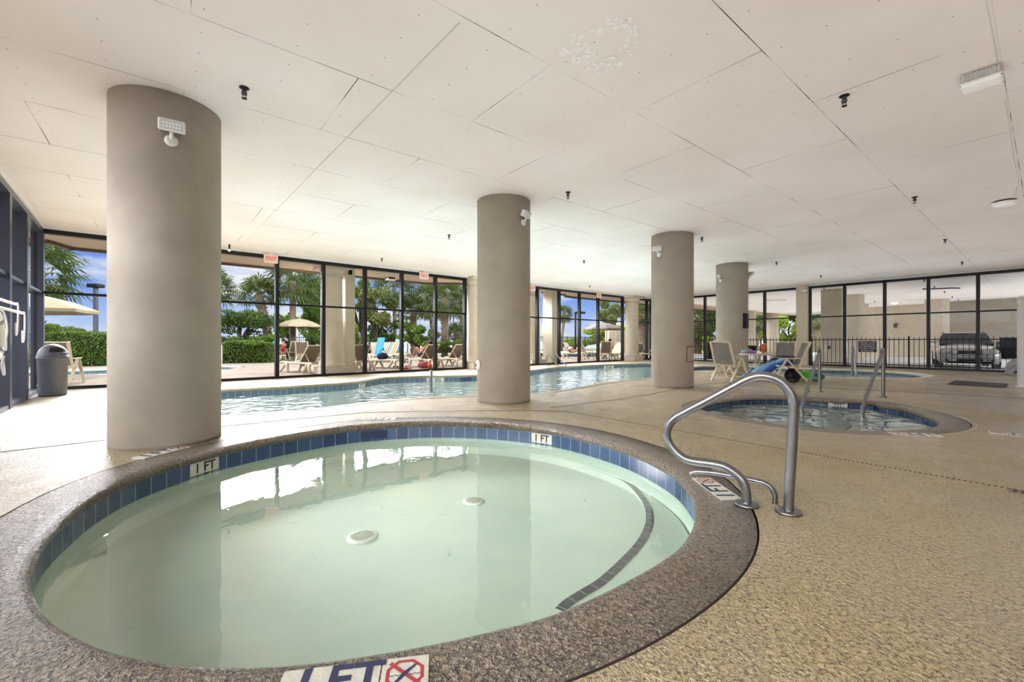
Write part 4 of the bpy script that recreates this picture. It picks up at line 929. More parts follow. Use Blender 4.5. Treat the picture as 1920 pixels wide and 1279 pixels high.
# ================================================================ foliage
import numpy as np
rng = np.random.default_rng(5)
def leaves(blobs, n, size, mt, name, parent=None, flat=.0, **k):
    # blobs: (cx,cy,cz,rx,ry,rz) ; leaf quads scattered through the outer shells
    B = np.array(blobs, float); vol = B[:, 3]*B[:, 4]+B[:, 3]*B[:, 5]+B[:, 4]*B[:, 5]; pick = rng.choice(len(B), n, p=vol/vol.sum()); b = B[pick]
    d = rng.normal(size=(n, 3)); d /= np.linalg.norm(d, axis=1)[:, None]; r = rng.uniform(.55, 1.04, n)**.6
    bumpy = 1 + .16*np.sin(d[:, 0]*7+b[:, 0])*np.cos(d[:, 2]*6+b[:, 1])
    c = b[:, :3] + d*b[:, 3:]*(r*bumpy)[:, None]
    a = rng.normal(size=(n, 3)) + d*.6*(1-flat); a /= np.linalg.norm(a, axis=1)[:, None]
    u = np.cross(a, rng.normal(size=(n, 3))); u /= np.linalg.norm(u, axis=1)[:, None]; v = np.cross(a, u)
    s = size*rng.uniform(.6, 1.35, n)[:, None]
    V = np.stack([c-u*s, c+v*s*.5, c+u*s, c-v*s*.5], 1).reshape(-1, 3)
    return quads(V, mt, name, parent, **k)
def quads(V, mt, name, parent=None, k=4, **kw):
    n = len(V)//k; me = bpy.data.meshes.new(name); me.vertices.add(len(V)); me.vertices.foreach_set('co', V.astype(np.float32).ravel())
    me.loops.add(n*k); me.loops.foreach_set('vertex_index', np.arange(n*k, dtype=np.int32)); me.polygons.add(n); me.polygons.foreach_set('loop_start', np.arange(0, n*k, k, dtype=np.int32))
    me.update(calc_edges=True); me.materials.append(M[mt]); o = bpy.data.objects.new(name, me); COL.objects.link(o)
    if parent: o.parent = parent
    tag(o, kw.get('label'), kw.get('cat'), kw.get('group'), kw.get('kind')); return o
def tree(loc, h, blobs, n, size, mt, label, trunk_r=.14, bark='bark_dark', forks=5, name='broadleaf_tree', cat='tree', group=None):
    o = empty(name, loc, random.uniform(0, 6), label, cat, group); m = MB()
    zc = min(b[2] for b in blobs); m.tube(spline([(0, 0, -1.5), (.1, 0, h*.25), (-.05, .1, h*.5), (.1, 0, h*.75)], 16, False), [trunk_r*(1-.5*i/15) for i in range(16)] if False else trunk_r*.8, 8)
    for b in blobs[:forks]: m.tube([(0, 0, h*.3), (b[0]*.5, b[1]*.5, (h*.3+b[2])*.52), (b[0], b[1], b[2])], [trunk_r*.55, trunk_r*.4, trunk_r*.15], 6)
    m.build('trunk', bark, o); leaves(blobs, n, size, mt, 'crown', o); return o
def rb(n, R, H, z, s):        # random blobs
    return [(random.uniform(-R, R), random.uniform(-R, R), z+random.uniform(-H, H), s*random.uniform(.7, 1.2), s*random.uniform(.7, 1.2), s*random.uniform(.5, .8)) for _ in range(n)]
def palm_mesh(nf=34, L=1.0, droop=1.0, seed=1):
    rd = random.Random(seed); V = []
    for i in range(nf):
        az = i*2.39996+rd.uniform(-.2, .2); el = 1.35 - 2.1*(i/nf)**.9*droop; pl = L*rd.uniform(.75, 1.0)
        d = Vector((math.cos(az)*math.cos(el), math.sin(az)*math.cos(el), math.sin(el))); side = Vector((-math.sin(az), math.cos(az), 0)); up = side.cross(d)*-1
        tip = d*pl - Vector((0, 0, .12*pl)); w = side*.012
        V += [-w, w, tip+w, tip-w]
        nb = 17; fr = L*rd.uniform(.7, .95)
        for k in range(nb):
            a = (k/(nb-1)-.5)*4.3; dd = d*math.cos(a) + side*math.sin(a); dd = (dd + up*-.25*abs(math.sin(a))).normalized(); ln = fr*(.62+.38*math.cos(a*.5))*rd.uniform(.85, 1.1)
            mid = tip + dd*ln*.6; e = tip + dd*ln - Vector((0, 0, .26*ln*rd.uniform(.6, 1.4))); q = (side*math.cos(a) - d*math.sin(a))*.044*L
            V += [tip - q*.2, mid - q, e, mid + q]
    return np.array([tuple(v) for v in V])
PM = [palm_mesh(34, 1.0, 1.0, 1), palm_mesh(30, 1.0, .8, 2), palm_mesh(40, 1.0, 1.15, 3)]
def palm(px, crown_y, Y, size, label, lean=0, trunk_w=.22, var=0, rough=True, crown_px=None, base=-1.0):
    b_ = P(px, 640, Y); cp = P(crown_px if crown_px is not None else px, crown_y, Y); o = empty('palm_tree', (b_.x, b_.y, 0), 0, label, 'palm tree'); t = cp - Vector((b_.x, b_.y, 0)); m = MB()
    pts = spline([(0, 0, base), (t.x*.25+lean, 0, t.z*.35), (t.x*.7+lean*.6, 0, t.z*.7), (t.x, 0, t.z)], 26, False); rr = [trunk_w*(1+(.10 if (i % 2 and rough) else 0)) for i in range(len(pts))]
    m.tube(pts, rr, 12)
    if rough:
        for i in range(2, len(pts)-1):
            for j in range(5):
                a = j*1.256+i*.63; q = pts[i]+Vector((math.cos(a), math.sin(a), 0))*trunk_w*.9; m.bar(q, q+Vector((math.cos(a)*.10, math.sin(a)*.10, .17)), .09*trunk_w/.22, .03)
    for j in range(14):
        a = j*2.4; q = Vector((t.x, 0, t.z-.1*(j % 4))); m.bar(q, q+Vector((math.cos(a)*.2, math.sin(a)*.2, .2)), .06, .03)
    m.build('trunk', 'bark', o); V = PM[var]*size*.5; c, s = math.cos(px), math.sin(px); V = V @ np.array([[c, s, 0], [-s, c, 0], [0, 0, 1]]) + np.array([t.x, 0, t.z]); quads(V, 'leaf_palm', 'fronds', o); return o
palm(60, 505, 20, 2.6, 'palm tree with drooping fronds seen through the left glass corner', crown_px=70, var=2, trunk_w=.2)
palm(402, 540, 27, 1.9, 'palm tree half hidden by the right side of the nearest column')
palm(499, 556, 26, 1.95, 'leaning palm tree left of the first tall mullion', lean=.2, trunk_w=.22, crown_px=486, var=1)
palm(549, 528, 27, 2.5, 'palm tree with thick straight trunk behind the cream umbrella', trunk_w=.18, rough=False, var=0)
palm(741, 540, 31, 2.4, 'tall palm tree with slim bare trunk above the striped towels', trunk_w=.13, rough=False, var=0, crown_px=739)
palm(775, 585, 33, 2.2, 'short palm tree with upright fan leaves right of the slim palm', trunk_w=.2, var=1)
palm(811, 560, 34, 2.4, 'slender palm tree behind the mullion left of the thick palm', trunk_w=.12, rough=False, var=2, crown_px=806)
palm(834, 560, 27, 2.4, 'palm tree with thick criss-cross trunk in the last bay before the middle column', trunk_w=.19, var=0)
palm(866, 562, 33, 1.9, 'small palm crown right of the thick criss-cross palm', trunk_w=.15, var=2)
palm(856, 628, 30, 1.4, 'low young palm at the foot of the thick criss-cross palm', trunk_w=.15, var=1)
palm(1052, 588, 38, 1.25, 'palm crown against the sky right of the tall outdoor pier', trunk_w=.12, var=2, rough=False, crown_px=1058)
palm(1206, 590, 34, 1.6, 'palm tree left of the third column', trunk_w=.28); palm(1218, 575, 36, 1.6, 'palm tree just behind the left edge of the third column', trunk_w=.2, var=1)
palm(1307, 605, 38, 3.0, 'palm tree with rough trunk between third and fourth columns', trunk_w=.35, var=0)
palm(1330, 600, 46, 2.0, 'farther palm tree left of the fourth column', trunk_w=.25, var=2); palm(1418, 606, 52, 2.2, 'palm tree between the garage pillars behind the table', trunk_w=.3)
palm(1531, 604, 50, 2.4, 'palm tree visible beside the pilaster through the garage', trunk_w=.4, var=1)
def T(px, y0, y1, Y, wpx, n, leaf, mt, label, dens=9, **k):       # crown between photo rows y0..y1, width wpx
    p = P(px, 640, Y); zt = zz(y0, Y); zb = zz(y1, Y); R = wpx*Y/F/2; H = (zt-zb)/2; zm = (zt+zb)/2
    bl = [(random.uniform(-R, R)*.75, random.uniform(-1.2, 1.2), zm+random.uniform(-H, H)*.75, R*random.uniform(.25, .42), R*random.uniform(.25, .42), min(R, H)*random.uniform(.28, .45)) for _ in range(dens)]
    o = tree((p.x, p.y, 0), max(1.0, zt), bl, n, leaf, mt, label, **k); o.rotation_euler[2] = 0; return o
T(448, 575, 655, 24, 120, 5200, .085, 'leaf_dark', 'dark windswept tree with open branches left of the first mullion', 13)
T(582, 515, 640, 31, 100, 7500, .11, 'leaf_mid', 'broad leafy tree behind the cream umbrella', 14)
T(540, 560, 650, 33, 60, 2500, .11, 'leaf_mid', 'leafy tree between the first mullion and the thick palm trunk', 8)
T(676, 520, 600, 30, 60, 4500, .10, 'leaf_mid', 'bushy green tree right of the outdoor pier', 10)
T(703, 545, 610, 29, 75, 6500, .10, 'leaf_olive', 'olive green spreading tree left of the slim bare palm', 12)
T(712, 600, 655, 30, 70, 3500, .09, 'leaf_dark', 'thin dark tree with visible sky behind the striped towels', 11)
T(782, 606, 655, 28, 62, 7000, .09, 'leaf_mid', 'dense round oak behind the man on the lounger', 11)
T(806, 620, 660, 26, 50, 4000, .08, 'leaf_olive', 'bushy shrub right of the round oak', 8, name='shrub', cat='shrub')
T(668, 610, 660, 25, 44, 3500, .08, 'leaf_mid', 'shrub right of the tall outdoor pier', 8, name='shrub', cat='shrub')
T(850, 640, 665, 26, 60, 3000, .07, 'leaf_mid', 'low green shrubs behind the rightmost brown lounger', 8, name='shrub', cat='shrub')
T(730, 630, 662, 29, 60, 3500, .08, 'leaf_dark', 'low dark shrub behind the striped towels', 8, name='shrub', cat='shrub')
T(606, 628, 668, 26, 50, 4500, .08, 'leaf_dark', 'dark shrub right of the umbrella pole', 8, name='shrub', cat='shrub')
T(535, 640, 664, 27, 46, 2500, .08, 'leaf_dark', 'dark shrub behind the red clothed person', 7, name='shrub', cat='shrub')
T(470, 628, 660, 23, 90, 4500, .07, 'leaf_mid', 'green shrub behind the hedge left of the first mullion', 9, name='shrub', cat='shrub')
T(100, 608, 640, 23, 100, 6000, .07, 'leaf_mid', 'bushy dark green shrub above the left hedge', 9, name='shrub', cat='shrub')
T(40, 585, 650, 20, 80, 5000, .07, 'leaf_mid', 'green shrub seen between the left glass mullions', 9, name='shrub', cat='shrub')
T(1148, 560, 612, 38, 50, 4000, .11, 'leaf_olive', 'tree behind the right edge of the grey umbrella', 9)
T(1140, 612, 645, 42, 110, 9000, .12, 'leaf_bright', 'bright green bank of bushes behind the grey umbrella', 12, name='shrub', cat='shrub')
T(1075, 634, 655, 44, 90, 5000, .12, 'leaf_bright', 'low bright bushes behind the raised outdoor pool', 9, name='shrub', cat='shrub')
T(1200, 570, 630, 42, 50, 4500, .12, 'leaf_olive', 'olive tree left of the third column', 9); T(1210, 618, 655, 40, 50, 3500, .1, 'leaf_bright', 'bright bush left of the third column', 7, name='shrub', cat='shrub')
T(1320, 575, 605, 48, 60, 5000, .14, 'leaf_mid', 'tree crown between third and fourth columns', 9); T(1318, 628, 655, 46, 60, 3500, .13, 'leaf_bright', 'bright low bush between third and fourth columns', 8, name='shrub', cat='shrub')
T(1425, 590, 640, 56, 60, 5000, .16, 'leaf_bright', 'bright leafy tree left of the round garage column', 9); T(1480, 592, 650, 58, 70, 8000, .16, 'leaf_bright', 'bright green tree seen under the garage ceiling', 12)
T(1535, 590, 640, 56, 40, 3500, .16, 'leaf_bright', 'bright green tree sliver right of the pilaster', 8); T(1460, 575, 610, 70, 120, 6000, .2, 'leaf_dark', 'dark tree tops far beyond the garage', 9)
def hedge(a, c, depth, h, n, label, mt='leaf_hedge'):
    d = (c-a); L = d.length; d.normalize(); nrm = Vector((-d.y, d.x, 0)); 
    if nrm.dot(a) < 0: nrm = -nrm
    q = (a+c)/2 + nrm*depth/2; o = empty('hedge', (q.x, q.y, 0), math.atan2(d.y, d.x), label, 'hedge'); m = MB(); m.box((0, 0, h*.47), (L-.2, depth-.2, h*.94), bev=.15); m.build('branches', mat('hedge_core', rgb(34, 46, 20), .95, var=.3, vscale=8), o)
    P_ = rng.uniform(-1, 1, (n, 3)); ax = rng.choice(3, n, p=[.1, .5, .4]); sg = np.where(rng.random(n) < .5, -1, 1)
    for i in range(3): P_[ax == i, i] = np.where(i == 2, 1, sg[ax == i])
    P_ *= 1+rng.normal(0, .04, (n, 3)); c3 = P_*np.array([L/2, depth/2, h/2]) + np.array([0, 0, h/2]); c3[:, 2] += .06*np.sin(c3[:, 0]*2.1)
    a_ = rng.normal(size=(n, 3)); a_ /= np.linalg.norm(a_, axis=1)[:, None]; u = np.cross(a_, rng.normal(size=(n, 3))); u /= np.linalg.norm(u, axis=1)[:, None]; v = np.cross(a_, u); s = .05*rng.uniform(.6, 1.4, n)[:, None]
    quads(np.stack([c3-u*s, c3+v*s*.6, c3+u*s, c3-v*s*.6], 1).reshape(-1, 3), mt, 'foliage', o); return o
hedge(G(-30, 688), G(215, 685.5), 1.6, 1.42, 15000, 'tall clipped hedge beyond the outdoor pool at the left')
hedge(G(330, 683.5), G(507, 680.5), 1.6, 1.02, 12000, 'lower clipped hedge right of the nearest column')
# ================================================================ outdoor furniture
def umbrella(loc, r, ze, za, label, mt='canvas', rz=0, tilt=0, ribs=8, pole_h=None):
    o = empty('umbrella', loc, rz, label, 'umbrella'); m = MB(); R = Matrix.Rotation(tilt, 3, 'Y'); n = ribs; vs = []; fs = []
    prof = [(0, za), (.33, za-.16*(za-ze)), (.66, za-.48*(za-ze)), (1, ze), (1.0, ze-.09)]
    for i, (q, z) in enumerate(prof):
        for k in range(n*2):
            a = pi*k/n; rr = q*r*(1 if k % 2 == 0 else math.cos(pi/n)*.985); vs.append(R @ Vector((rr*math.cos(a), rr*math.sin(a), z-(0 if k % 2 == 0 else .02*q))))
    N_ = n*2; fs = [(i*N_+k, i*N_+(k+1) % N_, (i+1)*N_+(k+1) % N_, (i+1)*N_+k) for i in range(4) for k in range(N_)]; m.add(vs, fs); m.build('canopy', mt, o)
    m = MB(); m.tube([(0, 0, 0), (0, 0, za-.02)], .022, 10); m.build('pole', 'bark', o); m = MB(); m.lathe([(.28, 0), (.28, .05), (.05, .09), (.05, .25)], (0, 0, 0), 20); m.build('base', 'dark_bin', o)
    m = MB(); m.ball((0, 0, za+.05), (.05, .05, .07), 10, 6); m.build('finial', 'bark', o)
    for k in range(n): a = 2*pi*k/n; m = MB(); m.tube([R @ Vector((0, 0, za-.5)), R @ Vector((.55*r*math.cos(a), .55*r*math.sin(a), ze+.42*(za-ze)))], .008, 5); m.build('rib', 'bark', o)
    return o
p = P(561, 640, 26); umbrella((p.x, p.y, 0), 1.28, zz(611, 26), zz(598, 26), 'cream market umbrella open outside the second glass bay')
p = P(1131, 640, 28); umbrella((p.x, p.y, 0), 1.25, zz(616.5, 28), zz(605.5, 28), 'grey umbrella open outside between the middle and third columns', mat('canvas_grey', rgb(150, 142, 132), .9))
p = P(20, 640, 13.0); umbrella((p.x, p.y, 0), 1.95, zz(579, 13), zz(546, 13), 'big beige umbrella beyond the left glass corner')
ch1 = make_chair('tan sling chair with its back to us in front of the cream umbrella', sling='sling'); p = P(569, 640, 21.5); ch1.location = (p.x, p.y, 0); ch1.rotation_euler[2] = .25
def put(src, px, Y, rz, label, group=None): q = P(px, 640, Y); return copy_tree(src, (q.x, q.y, 0), rz, label, group)
put(ch1, 1134, 23.8, .0, 'brown-backed chair with its back to us under the grey umbrella'); put(ch1, 1103, 24.8, -1.5, 'wooden-looking chair seen from the side left of the grey umbrella')
put(ch1, 115, 11.3, .5, 'brown chair outside the glass behind the trash can'); put(ch1, 548, 25.5, .9, 'chair beside the umbrella pole under the cream umbrella')
L1 = make_lounger('brown sun lounger closest to the glass left of the outdoor pier'); p = P(571, 640, 15.2); L1.location = (p.x, p.y, 0); L1.rotation_euler[2] = 1.02
put(L1, 668, 16.6, .7, 'brown sun lounger just right of the outdoor pier'); put(L1, 795, 18.2, .85, 'brown lounger the reading man is sitting on'); put(L1, 847, 19.0, .8, 'empty brown lounger at the right end of the row')
L0 = make_lounger('flat lounger with a blue patterned bag lying on it', back=.03); p = P(722, 640, 17.6); L0.location = (p.x, p.y, 0); L0.rotation_euler[2] = 1.15
L2 = make_lounger('cream lounger under the yellow and orange striped towel', back=1.0, sling='resin'); p = P(735, 640, 24.5); L2.location = (p.x, p.y, 0); L2.rotation_euler[2] = -2.4
put(L2, 748, 26.5, -2.4, 'cream lounger under the teal striped towel'); put(L2, 712, 23.0, -2.5, 'cream lounger behind the light blue towel'); put(L2, 690, 25.5, -2.2, 'cream lounger the person with raised knees lies on')
put(L2, 1075, 27.0, -2.1, 'white lounger with a person lying on it beyond the ladder rails'); put(L2, 1152, 26.0, 2.3, 'white lounger right of the brown-backed chair'); put(L1, 1205, 27.5, -.7, 'lounger with dark towel left of the third column'); put(L1, 1217, 25.5, .6, 'lounger half hidden by the third column')
p = G(512, 679); q = put(L1, 508, 23.5, 1.0, 'tan lounger mostly hidden by the first tall mullion')
def towel(px, Y, rz, cols, w, z0, z1, label, lean=.35):
    p = P(px, 640, Y); o = empty('beach_towel', (p.x, p.y, 0), rz, label, 'towel'); n = len(cols)
    for i, c in enumerate(cols):
        x0 = -w/2+w*i/n; x1 = x0+w/n; m = MB(); a = [Vector((x0, 0, z0)), Vector((x1, 0, z0)), Vector((x1, lean, z1)), Vector((x0, lean, z1))]; d = Vector((0, .02, .005)); m.add(a+[q+d for q in a], [(0, 1, 2, 3), (7, 6, 5, 4), (0, 4, 5, 1), (1, 5, 6, 2), (2, 6, 7, 3), (3, 7, 4, 0)]); m.build('stripe', mat('towel_%s' % c, {'b': rgb(40, 90, 170), 'w': rgb(225, 225, 220), 'y': rgb(226, 190, 60), 'o': rgb(220, 120, 50), 't': rgb(90, 170, 170), 's': rgb(70, 160, 215), 'r': rgb(190, 50, 50)}[c], .9), o)
    return o
towel(733, 24.2, -.5, 'bwbwyyowrw', .62, .40, 1.02, 'towel with blue, yellow and orange stripes on a far lounger'); towel(744, 26.3, -.3, 'twtwtbtw', .6, .5, 1.22, 'teal and white striped towel hanging highest behind the orange one')
towel(709, 22.8, -.2, 'sts', .42, .36, 1.28, 'light blue towel draped over a lounger back')
def bag(px, py, size, mt, label, name='bag', Y=None, z=0):
    p = G(px, py) if Y is None else P(px, 640, Y); o = empty(name, (p.x, p.y, z), .4, label, 'bag'); m = MB(); m.ball((0, 0, size[2]*.42), (size[0]/2, size[1]/2, size[2]/2), 18, 12); m.v = [(x, y, max(0, z)) for x, y, z in m.v]; m.build('body', mt, o); m = MB(); m.tube(spline([(-size[0]*.3, 0, size[2]*.9), (0, 0, size[2]*1.35), (size[0]*.3, 0, size[2]*.9)], 14, False), .012, 6); m.build('handle', mt, o)
bag(717, 0, (.46, .3, .3), 'navy', 'blue patterned beach bag on the flat lounger', Y=17.4, z=.36)
bag(764, 693, (.34, .26, .26), 'white_cloth', 'white beach bag on the terrace under the reading man'); bag(761, 694.5, (.16, .14, .14), 'red', 'small red bag beside the white beach bag'); bag(795, 691, (.5, .26, .3), 'pink', 'salmon coloured beach bag beneath the lounger of the reading man')
bag(806, 691.5, (.2, .2, .24), 'orange', 'small yellow-brown bag right of the salmon one')
m = MB(); p = G(742, 690); m.ball((0, 0, .04), (.13, .05, .045), 10, 6); m.build('shoe', 'black_plastic', label='left dark shoe on the terrace below the flat lounger', cat='shoe', loc=p); m = MB(); m.ball((0, 0, .04), (.13, .05, .045), 10, 6); m.build('shoe', 'black_plastic', label='right dark shoe on the terrace below the flat lounger', cat='shoe', loc=p+Vector((.22, .1, 0)))
# ================================================================ lamp posts, raised pool, rails outside
def lamp_post(px, Y, top, head, label, side=0):
    p = P(px, 640, Y); o = empty('lamp_post', (p.x, p.y, 0), 0, label, 'lamp post'); z = zz(top, Y); m = MB(); m.box((0, 0, z/2), (.14, .14, z)); m.build('pole', 'black_plastic' if side else 'dark_bin', o)
    m = MB(); m.box((side*head*.4, 0, z+.09), (head, .45, .18), bev=.04); m.build('lamp_head', 'black_plastic', o); return o
lamp_post(179.5, 21, 540, .55, 'lamp post with shoebox head left of the nearest column'); lamp_post(1079, 36, 589, .9, 'lamp post with arm right of the tall outdoor pier', 1)
a = G(1049, 670); c = G(1086, 669); o = empty('raised_pool', ((a.x+c.x)/2, (a.y+c.y)/2+1.2, 0), 0, 'raised outdoor pool wall with teal tiles and pale cap', 'pool'); m = MB(); m.box((0, 0, .12), (5.2, 2.4, .24)); x = m.build('wall', 'tile_dark' if 'tile_dark' in M else mat('tile_dark', rgb(58, 104, 108), .3, var=.2, vscale=8), o)
m = MB(); m.box((0, 0, .28), (5.4, 2.6, .08), bev=.02); m.build('cap', 'coping_pale', o)
q = P(416, 640, 20.5); slant_rail(Vector((q.x, q.y, 0)), Vector((q.x-.5, q.y-.1, 0)), .92, .028, 'white pool rail in front of the hedge beside the nearest column', m_='steel_white')
q = P(558, 640, 25); slant_rail(Vector((q.x-.1, q.y, 0)), Vector((q.x+.85, q.y-.9, 0)), .98, .03, 'white slanted pool rail left of the tan chair', m_='steel_white')
q = P(765, 640, 26); slant_rail(Vector((q.x, q.y, 0)), Vector((q.x-.7, q.y+.2, 0)), 1.0, .03, 'white curved rail left of the reading man', m_='steel_white')
p = P(640+12, 498, 15.1); m = MB(); m.box((0, 0, 0), (.12, .08, .16), UROT, bev=.01); m.build('speaker', 'black_plastic', label='small dark box high on the square outdoor pier', cat='speaker', loc=P(656.5, 511, 14.9))
p = P(732, 521, 17.3); o = empty('ceiling_light', Vector((p.x, p.y, CZ)), UROT, 'white box light under the outdoor overhang above the striped towels', 'ceiling light'); m = MB(); m.box((0, 0, -.04), (.32, .24, .08), bev=.01); m.build('housing', 'fascia', o); m = MB(); m.box((0, 0, -.1), (.36, .28, .04), bev=.01); m.build('diffuser', 'diffuser', o)
# ================================================================ people
def person(loc, rz, J, label, cloth, hairy=True, name='person', scale=1):
    o = empty(name, loc, rz, label, 'person'); jn = list(J['pts'].keys()); me = bpy.data.meshes.new('body'); me.from_pydata([J['pts'][k][0] for k in jn], [(jn.index(a), jn.index(b)) for a, b in J['edges']], [])
    b = bpy.data.objects.new('body', me); COL.objects.link(b); sk = b.modifiers.new('s', 'SKIN'); b.modifiers.new('d', 'SUBSURF').levels = 2; b.modifiers['d'].render_levels = 2
    for i, k in enumerate(jn): r = J['pts'][k][1]; me.skin_vertices[0].data[i].radius = (r, r)
    me.skin_vertices[0].data[jn.index('pelvis')].use_root = True; sk.use_smooth_shade = True; me.materials.append(M['skin']); b.parent = o
    h = Vector(J['pts']['head'][0])
    m = MB(); m.ball(h+Vector((0, -.02, .035)), (.092, .10, .098), 14, 10); m.build('hair', 'hair', o)
    for part, mt, items in cloth:
        m = MB()
        for c, r in items: m.ball(c, r, 14, 10)
        m.build(part, mt, o)
    return o
def recline(back=.85, knee=.5):
    c, s = math.cos(back), math.sin(back); Pz = .44; py = -.08
    sh_ = (0, py-.50*c, Pz+.50*s); nk = (0, py-.58*c, Pz+.58*s); hd = (0, py-.68*c+.03, Pz+.70*s)
    p = {'pelvis': ((0, py, Pz), .13), 'waist': ((0, py-.2*c, Pz+.2*s), .12), 'chest': ((0, py-.4*c, Pz+.4*s), .145), 'neck': (nk, .055), 'head': (hd, .088), 'crown': ((0, hd[1]-.02, hd[2]+.09), .07)}
    e = [('pelvis', 'waist'), ('waist', 'chest'), ('chest', 'neck'), ('neck', 'head'), ('head', 'crown')]
    for sx, n in ((-1, 'l'), (1, 'r')):
        p.update({n+'hip': ((sx*.10, py+.04, Pz), .095), n+'knee': ((sx*.14, py+.40, Pz+knee*.72), .062), n+'ank': ((sx*.13, py+.62, Pz+.02), .042), n+'toe': ((sx*.14, py+.78, Pz-.01), .036),
                  n+'sho': ((sx*.19, sh_[1]+.03, sh_[2]), .062), n+'elb': ((sx*.27, sh_[1]+.2, sh_[2]-.22), .042), n+'wri': ((sx*.12, sh_[1]+.42, sh_[2]-.10), .03), n+'hand': ((sx*.09, sh_[1]+.50, sh_[2]-.06), .036)})
        e += [('pelvis', n+'hip'), (n+'hip', n+'knee'), (n+'knee', n+'ank'), (n+'ank', n+'toe'), ('chest', n+'sho'), (n+'sho', n+'elb'), (n+'elb', n+'wri'), (n+'wri', n+'hand')]
    return {'pts': p, 'edges': e}
q = P(795, 640, 18.2); shorts = ('shorts', 'navy', [((0, -.06, .45), (.19, .17, .15)), ((-.11, .1, .53), (.10, .17, .11)), ((.11, .1, .53), (.10, .17, .11))])
person((q.x, q.y, 0), .85, recline(.95, .55), 'bare-chested man in dark shorts reading on a lounger with knees drawn up', [shorts])
q = P(690, 640, 25.5); person((q.x, q.y, 0), -2.2, recline(.5, .6), 'person lying on a lounger with raised bare knees beside the first short mullion', [shorts])
q = P(1075, 640, 27.0); person((q.x, q.y, 0), -2.1, recline(.6, .12), 'person lying on the white lounger beyond the ladder rails', [('top', 'white_cloth', [((0, -.2, .6), (.18, .2, .14))])])
sit = recline(1.35, .1); q = P(526, 640, 23.8); person((q.x, q.y, .0), 1.2, sit, 'person in red sitting beside the first tall mullion outside', [('top', 'red', [((0, -.12, .75), (.19, .15, .27))]), ('shorts', 'pink', [((0, 0, .45), (.19, .2, .13))])])
q = P(1141, 640, 25.0); person((q.x, q.y, .0), 2.6, recline(1.3, .1), 'person sitting behind the brown-backed chair under the grey umbrella', [('top', 'navy', [((0, -.12, .72), (.19, .15, .27))])])
